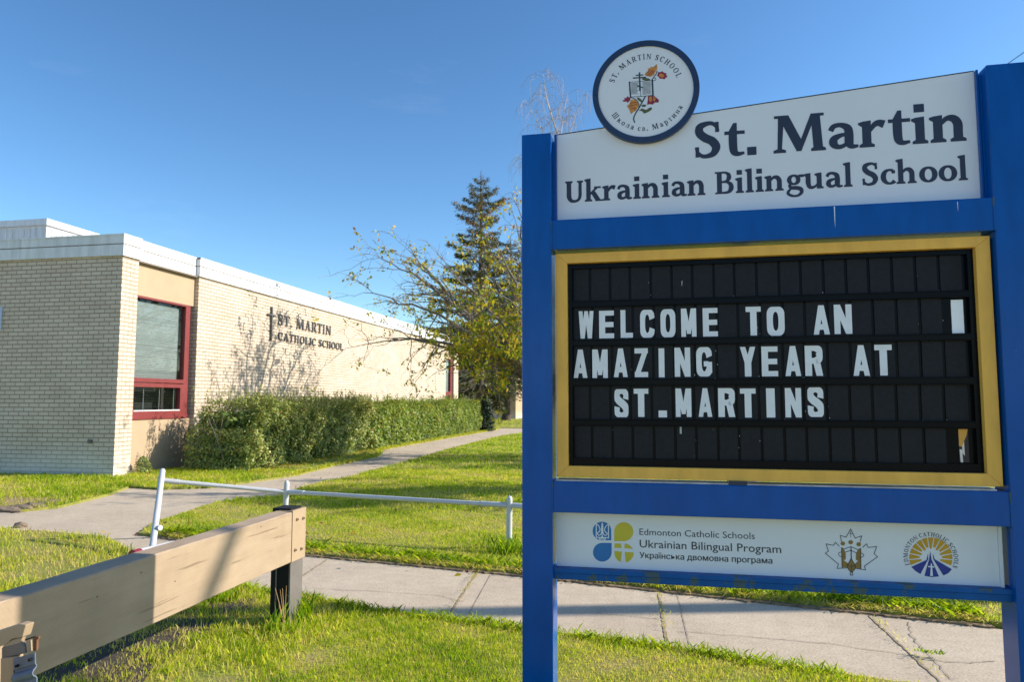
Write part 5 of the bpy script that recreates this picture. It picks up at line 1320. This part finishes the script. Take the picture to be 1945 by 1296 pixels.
# ---------------------------------------------------------------- hedge
def hedge(name, x0, x1, y0, y1, top, n, size, m, label, bulge, sprigs, seed):
    r = np.random.default_rng(seed); ox, oy = (x0 + x1) / 2, (y0 + y1) / 2
    root = empty(name, (ox, oy, 0), label, 'hedge', 'clipped hedges along the school wall')
    def surf(u, v, face):
        pass
    W_, L_y = x1 - x0, y1 - y0
    areas = np.array([L_y * top * 1.25, L_y * W_ * .9, W_ * top * 1.2, L_y * top * .25]); c = r.choice(4, n, p=areas / areas.sum())
    u, v = r.random(n), r.random(n); dep = r.exponential(.13, n)
    P = np.empty((n, 3)); nr = np.empty((n, 3))
    for k in range(4):
        i = c == k; 
        if k == 0: P[i] = np.stack([np.full(i.sum(), x1), y0 + u[i] * L_y, .02 + v[i] ** .9 * (top - .02)], 1); nr[i] = (1, 0, .15)
        if k == 1: P[i] = np.stack([x0 + u[i] * W_, y0 + v[i] * L_y, np.full(i.sum(), top)], 1); nr[i] = (0, 0, 1)
        if k == 2: P[i] = np.stack([x0 + u[i] * W_, np.full(i.sum(), y0), .02 + v[i] * (top - .02)], 1); nr[i] = (0, -1, .15)
        if k == 3: P[i] = np.stack([np.full(i.sum(), x0), y0 + u[i] * L_y, .02 + v[i] * (top - .02)], 1); nr[i] = (-1, 0, .15)
    # lumpy body: round the shoulders, push whole clumps in and out
    def lump(p): return .8 * (np.sin(p[:, 1] * 1.7 + p[:, 2] * 2.1 + seed) * .35 + np.sin(p[:, 1] * 4.3 - p[:, 2] * 5.2 + 2) * .35 + np.sin(p[:, 0] * 4 + p[:, 2] * 6.7 + p[:, 1] * 2.2) * .3 + np.sin(p[:, 1] * 9.1 + p[:, 2] * 8) * .3 + np.sin(p[:, 1] * 17 - p[:, 2] * 14) * .32 + np.sin(p[:, 1] * 29 + p[:, 2] * 25 + 1) * .25)
    lp = lump(P)
    sh = np.clip((P[:, 2] - top * .72) / (top * .28), 0, 1)
    P[:, 0] -= np.where(P[:, 0] > ox, 1, -1) * sh * .12 * (c != 1)
    tv = 1 + .07 * np.sin(P[:, 1] * 1.3 + 1) + .05 * np.sin(P[:, 1] * 3.7) * np.sin(P[:, 0] * 3)
    if seed == 2: tv = tv * (1 - .16 * np.exp(-((P[:, 1] - y0) / .55) ** 2)); P[:, 1] += .35 * np.exp(-((P[:, 1] - y0) / .5) ** 2) * (P[:, 2] / top) ** 1.5
    P += nr * (bulge * lp[:, None] - dep[:, None])
    P[:, 2] *= tv
    nr2 = unit(nr + r.normal(size=(n, 3)) * .55)
    sz = size * r.uniform(.55, 1.25, n)
    global rng
    keep = rng; rng = r
    V = leaves_facing(P - np.array([ox, oy, 0]), nr + np.array([0, 0, .35]), sz, sz * .62, .55)
    ti = np.clip(.44 + .20 * lp + .22 * r.normal(size=n) + .10 * (P[:, 2] / top - .5), 0, 1)
    berry = r.random(n) < .012; ti[berry] = r.uniform(.9, 1, berry.sum())
    np_mesh('foliage', V, 4, m, root, tint=ti)
    # upright shoots above the clipped top
    S_, SV, ST = MB(), [], []
    for _ in range(sprigs):
        b = np.array([r.uniform(x0 + .1, x1 - .05), r.uniform(y0, y1), top + bulge * .2 - .05]); h_ = .10 + .36 * r.random() ** 2
        e = b + np.array([r.normal() * .05, r.normal() * .05, h_]); S_.tube([b - (ox, oy, 0), (b + e) / 2 - (ox, oy, 0) + r.normal(size=3) * .01, e - (ox, oy, 0)], [.005, .004, .002], 3, cap=False)
        k = int(6 + h_ * 42); t = r.random((k, 1)); cc = b + (e - b) * t + r.normal(size=(k, 3)) * .022
        SV.append(leaf_quads(cc - np.array([ox, oy, 0]), size * r.uniform(.5, 1., k), size * .45, np.tile([[0, 0, .5]], (k, 1)), 1.)); ST.append(np.clip(r.normal(size=k) * .15 + .55, 0, 1))
    S_.build('stems', M['twig'], root)
    np_mesh('shoots', np.concatenate(SV), 4, m, root, tint=np.concatenate(ST))
    # woody middle that stops the light
    core = MB()
    k = int(L_y / .22)
    for i in range(k):
        yy = y0 + .2 + (L_y - .4) * i / max(1, k - 1)
        for _ in range(7):
            a = np.array([ox + r.uniform(-.25, .35) * W_, yy + r.normal() * .06, -.05]); e = np.array([ox + r.uniform(-.45, .5) * W_, yy + r.normal() * .25, top * r.uniform(.6, .9)])
            core.tube(bez(a, (a + e) / 2 + r.normal(size=3) * .08, e, 5) - np.array([ox, oy, 0]), [.016, .014, .012, .009, .005], 4, cap=False)
    core.build('branches', M['twig'], root)
    kc = int(L_y * W_ * top * 240)
    Pc = np.stack([r.uniform(x0 + .22, x1 - .22, kc), r.uniform(y0 + .22, y1 - .1, kc), r.uniform(.1, top - .2, kc)], 1)
    np_mesh('inner_foliage', leaf_quads(Pc - np.array([ox, oy, 0]), .16, .12), 4, m, root, tint=r.uniform(0, .35, kc))
    rng = keep
    return root
hedge('hedge', -9.85, -8.30, 13.85, 20.7, 1.44, 46000, .060, M['hedge_dark'], 'tall dark leafy hedge nearest the corner window with sprigs and berries', .17, 260, 2)
hedge('hedge', -9.7, -8.25, 20.6, 34.4, 1.42, 42000, .078, M['hedge_light'], 'long brighter green clipped hedge beyond the dark one along the wall', .10, 220, 4)

def shrub(name, x, y, rx, h, n, size, m, label, seed):
    r = np.random.default_rng(seed); root = empty(name, (x, y, 0), label, 'shrub')
    global rng
    keep = rng; rng = r
    z = h * r.random(n) ** 1.1; f = z / h; rr = rx * (1 - f ** 2.2) ** .6 * (1.05 * r.random(n) ** .4); a = r.uniform(0, 6.28, n)
    rr *= 1 + .14 * np.sin(a * 5 + z * 5)
    P = np.stack([rr * np.cos(a), rr * np.sin(a), z + .03], 1)
    np_mesh('foliage', leaves_facing(P, np.stack([np.cos(a), np.sin(a), np.full(n, .6)], 1), size * r.uniform(.6, 1.2, n), size * .45, .6), 4, m, root, tint=np.clip(.4 + .25 * r.normal(size=n), 0, 1))
    s_ = MB()
    for _ in range(14):
        aa = r.uniform(0, 6.28); s_.tube([(0, 0, -.05), (.3 * rx * math.cos(aa), .3 * rx * math.sin(aa), h * .4), (.5 * rx * math.cos(aa), .5 * rx * math.sin(aa), h * .85)], [.02, .014, .006], 4, cap=False)
    s_.build('stems', M['twig'], root)
    rng = keep
shrub('shrub', -8.15, 34.9, .42, 1.75, 4200, .11, M['yew'], 'small dark evergreen shrub at the far end of the hedge', 4)
shrub('shrub', -10.22, 13.12, .17, .34, 700, .05, M['hedge_dark'], 'low leafy weed growing against the corner brick pier', 6)
# wispy sprigs leaning out of the near end of the hedge
sp_ = empty('hedge_sapling', (-9.45, 13.95, 0), 'slender leafy sapling stems beside the corner window panel', 'sapling')
r = np.random.default_rng(12); a_ = MB(); vv = []; tt = []
keep = rng; rng = r
for i in range(6):
    b = np.array([r.normal() * .18, r.normal() * .10, 0]); e = b + np.array([r.normal() * .1, -.05 + r.normal() * .15, r.uniform(.75, 1.35)])
    a_.tube([b, (b + e) / 2 + r.normal(size=3) * .03, e], [.007, .005, .002], 4, cap=False); k = 60
    t = r.uniform(.1, 1, (k, 1)); vv.append(leaf_quads(b + (e - b) * t + r.normal(size=(k, 3)) * .045, .05 * r.uniform(.6, 1.2, k), .026)); tt.append(np.clip(r.normal(size=k) * .2 + .5, 0, 1))
a_.build('stems', M['twig'], sp_); np_mesh('leaves', np.concatenate(vv), 4, M['hedge_dark'], sp_, tint=np.concatenate(tt)); rng = keep

# grass clump with seed stalks at the foot of the barrier post, tuft at the middle rail post
def tuft(px, py, n, h, label, spread=.08, stalks=0):
    c = gnd(px, py); root = empty('grass_tuft', (c[0], c[1], .02), label, 'plant', None)
    az = rng.uniform(0, 6.28, n); hh = h * (.4 + .7 * rng.random(n)); b = np.stack([rng.normal(size=n) * spread, rng.normal(size=n) * spread, np.zeros(n)], 1)
    tp = np.stack([np.cos(az) * hh * .5, np.sin(az) * hh * .5, hh], 1); wv = rng.uniform(0, 6.28, n); wd = np.stack([np.cos(wv), np.sin(wv), 0 * wv], 1) * .004
    mid = b + tp * np.array([.4, .4, .65])
    np_mesh('blades', np.stack([b - wd, b + wd, mid + wd * .8, b + tp, mid - wd * .8], 1).reshape(-1, 3), 5, M['grass'], root, tint=rng.uniform(0, .5, n))
    if stalks:
        s_ = MB()
        for i in range(stalks):
            e = np.array([rng.normal() * .08, rng.normal() * .06, h * rng.uniform(1.1, 1.9)]); s_.tube([(0, 0, 0), tuple(e * np.array([.35, .35, .5])), tuple(e)], [.003, .0025, .0015], 4)
        s_.build('stalks', plain('dry_stalk', (.42, .26, .12), .8), root)
tuft(540, 1212, 70, .17, 'tall grass tuft with dry stalks at the foot of the black post', .09, 5)
tuft(572, 1185, 90, .20, 'green grass tuft on the right side of the black post', .05)
tuft(968, 1055, 260, .16, 'leafy weed tuft around the foot of the railing post near the sign', .12)
tuft(420, 1150, 90, .13, 'small weed tuft under the tan barrier beam', .06)

# ---------------------------------------------------------------- utility pole out of frame to the right: its wire is in the picture, its shadow lies on the walk
up = empty('utility_pole', (11.0, 8.30, 0), 'wooden utility pole whose thin wire shows above the right sign post', 'pole')
pm = MB().tube([(0, 0, -.3), (0, 0, 4), (0, 0, 10.2)], [.155, .14, .115], 14); pm.build('pole', M['pole'], up, smooth=True)
MB().box(-.06, .06, -1.1, 1.1, 9.75, 9.87).build('crossarm', M['pole'], up)
MB().tube([(-.1, -.02, 9.42), (-.1, -7.1, 0)], [.060, .060], 10).build('brace', M['pole'], up, smooth=True)
wa = np.array(onY(1932, 108, 24.)); w0 = np.array([0, 0, 10.1]); w1 = wa - np.array([11.0, 8.30, 0]); w2 = w1 + (w1 - w0) * .55
MB().tube([tuple(w0), tuple(w0 + (w1 - w0) * .5), tuple(w1), tuple(w2)], .012, 6).build('wire', M['timber_dark'], up)


# ---------------------------------------------------------------- distant trees that close the view beyond the far wing
r = np.random.default_rng(31); CC = []
for i in range(34):
    cx, cy, hh, rr = -34 + i * 4.2 + r.normal(), 112 + r.normal() * 8, r.uniform(6., 9.5), r.uniform(2.8, 4.2)
    k = 700; d = unit(r.normal(size=(k, 3))) * (r.random((k, 1)) ** .4); CC.append(np.array([cx, cy, hh * .5]) + d * np.array([rr, rr, hh * .5]))
CC = np.concatenate(CC)
keep = rng; rng = r
fo = np_mesh('far_trees', leaf_quads(CC, 1.0, .7), 4, M['hedge_light'], tint=np.clip(r.normal(size=len(CC)) * .2 + .3, 0, 1)); rng = keep
fo['kind'] = 'stuff'
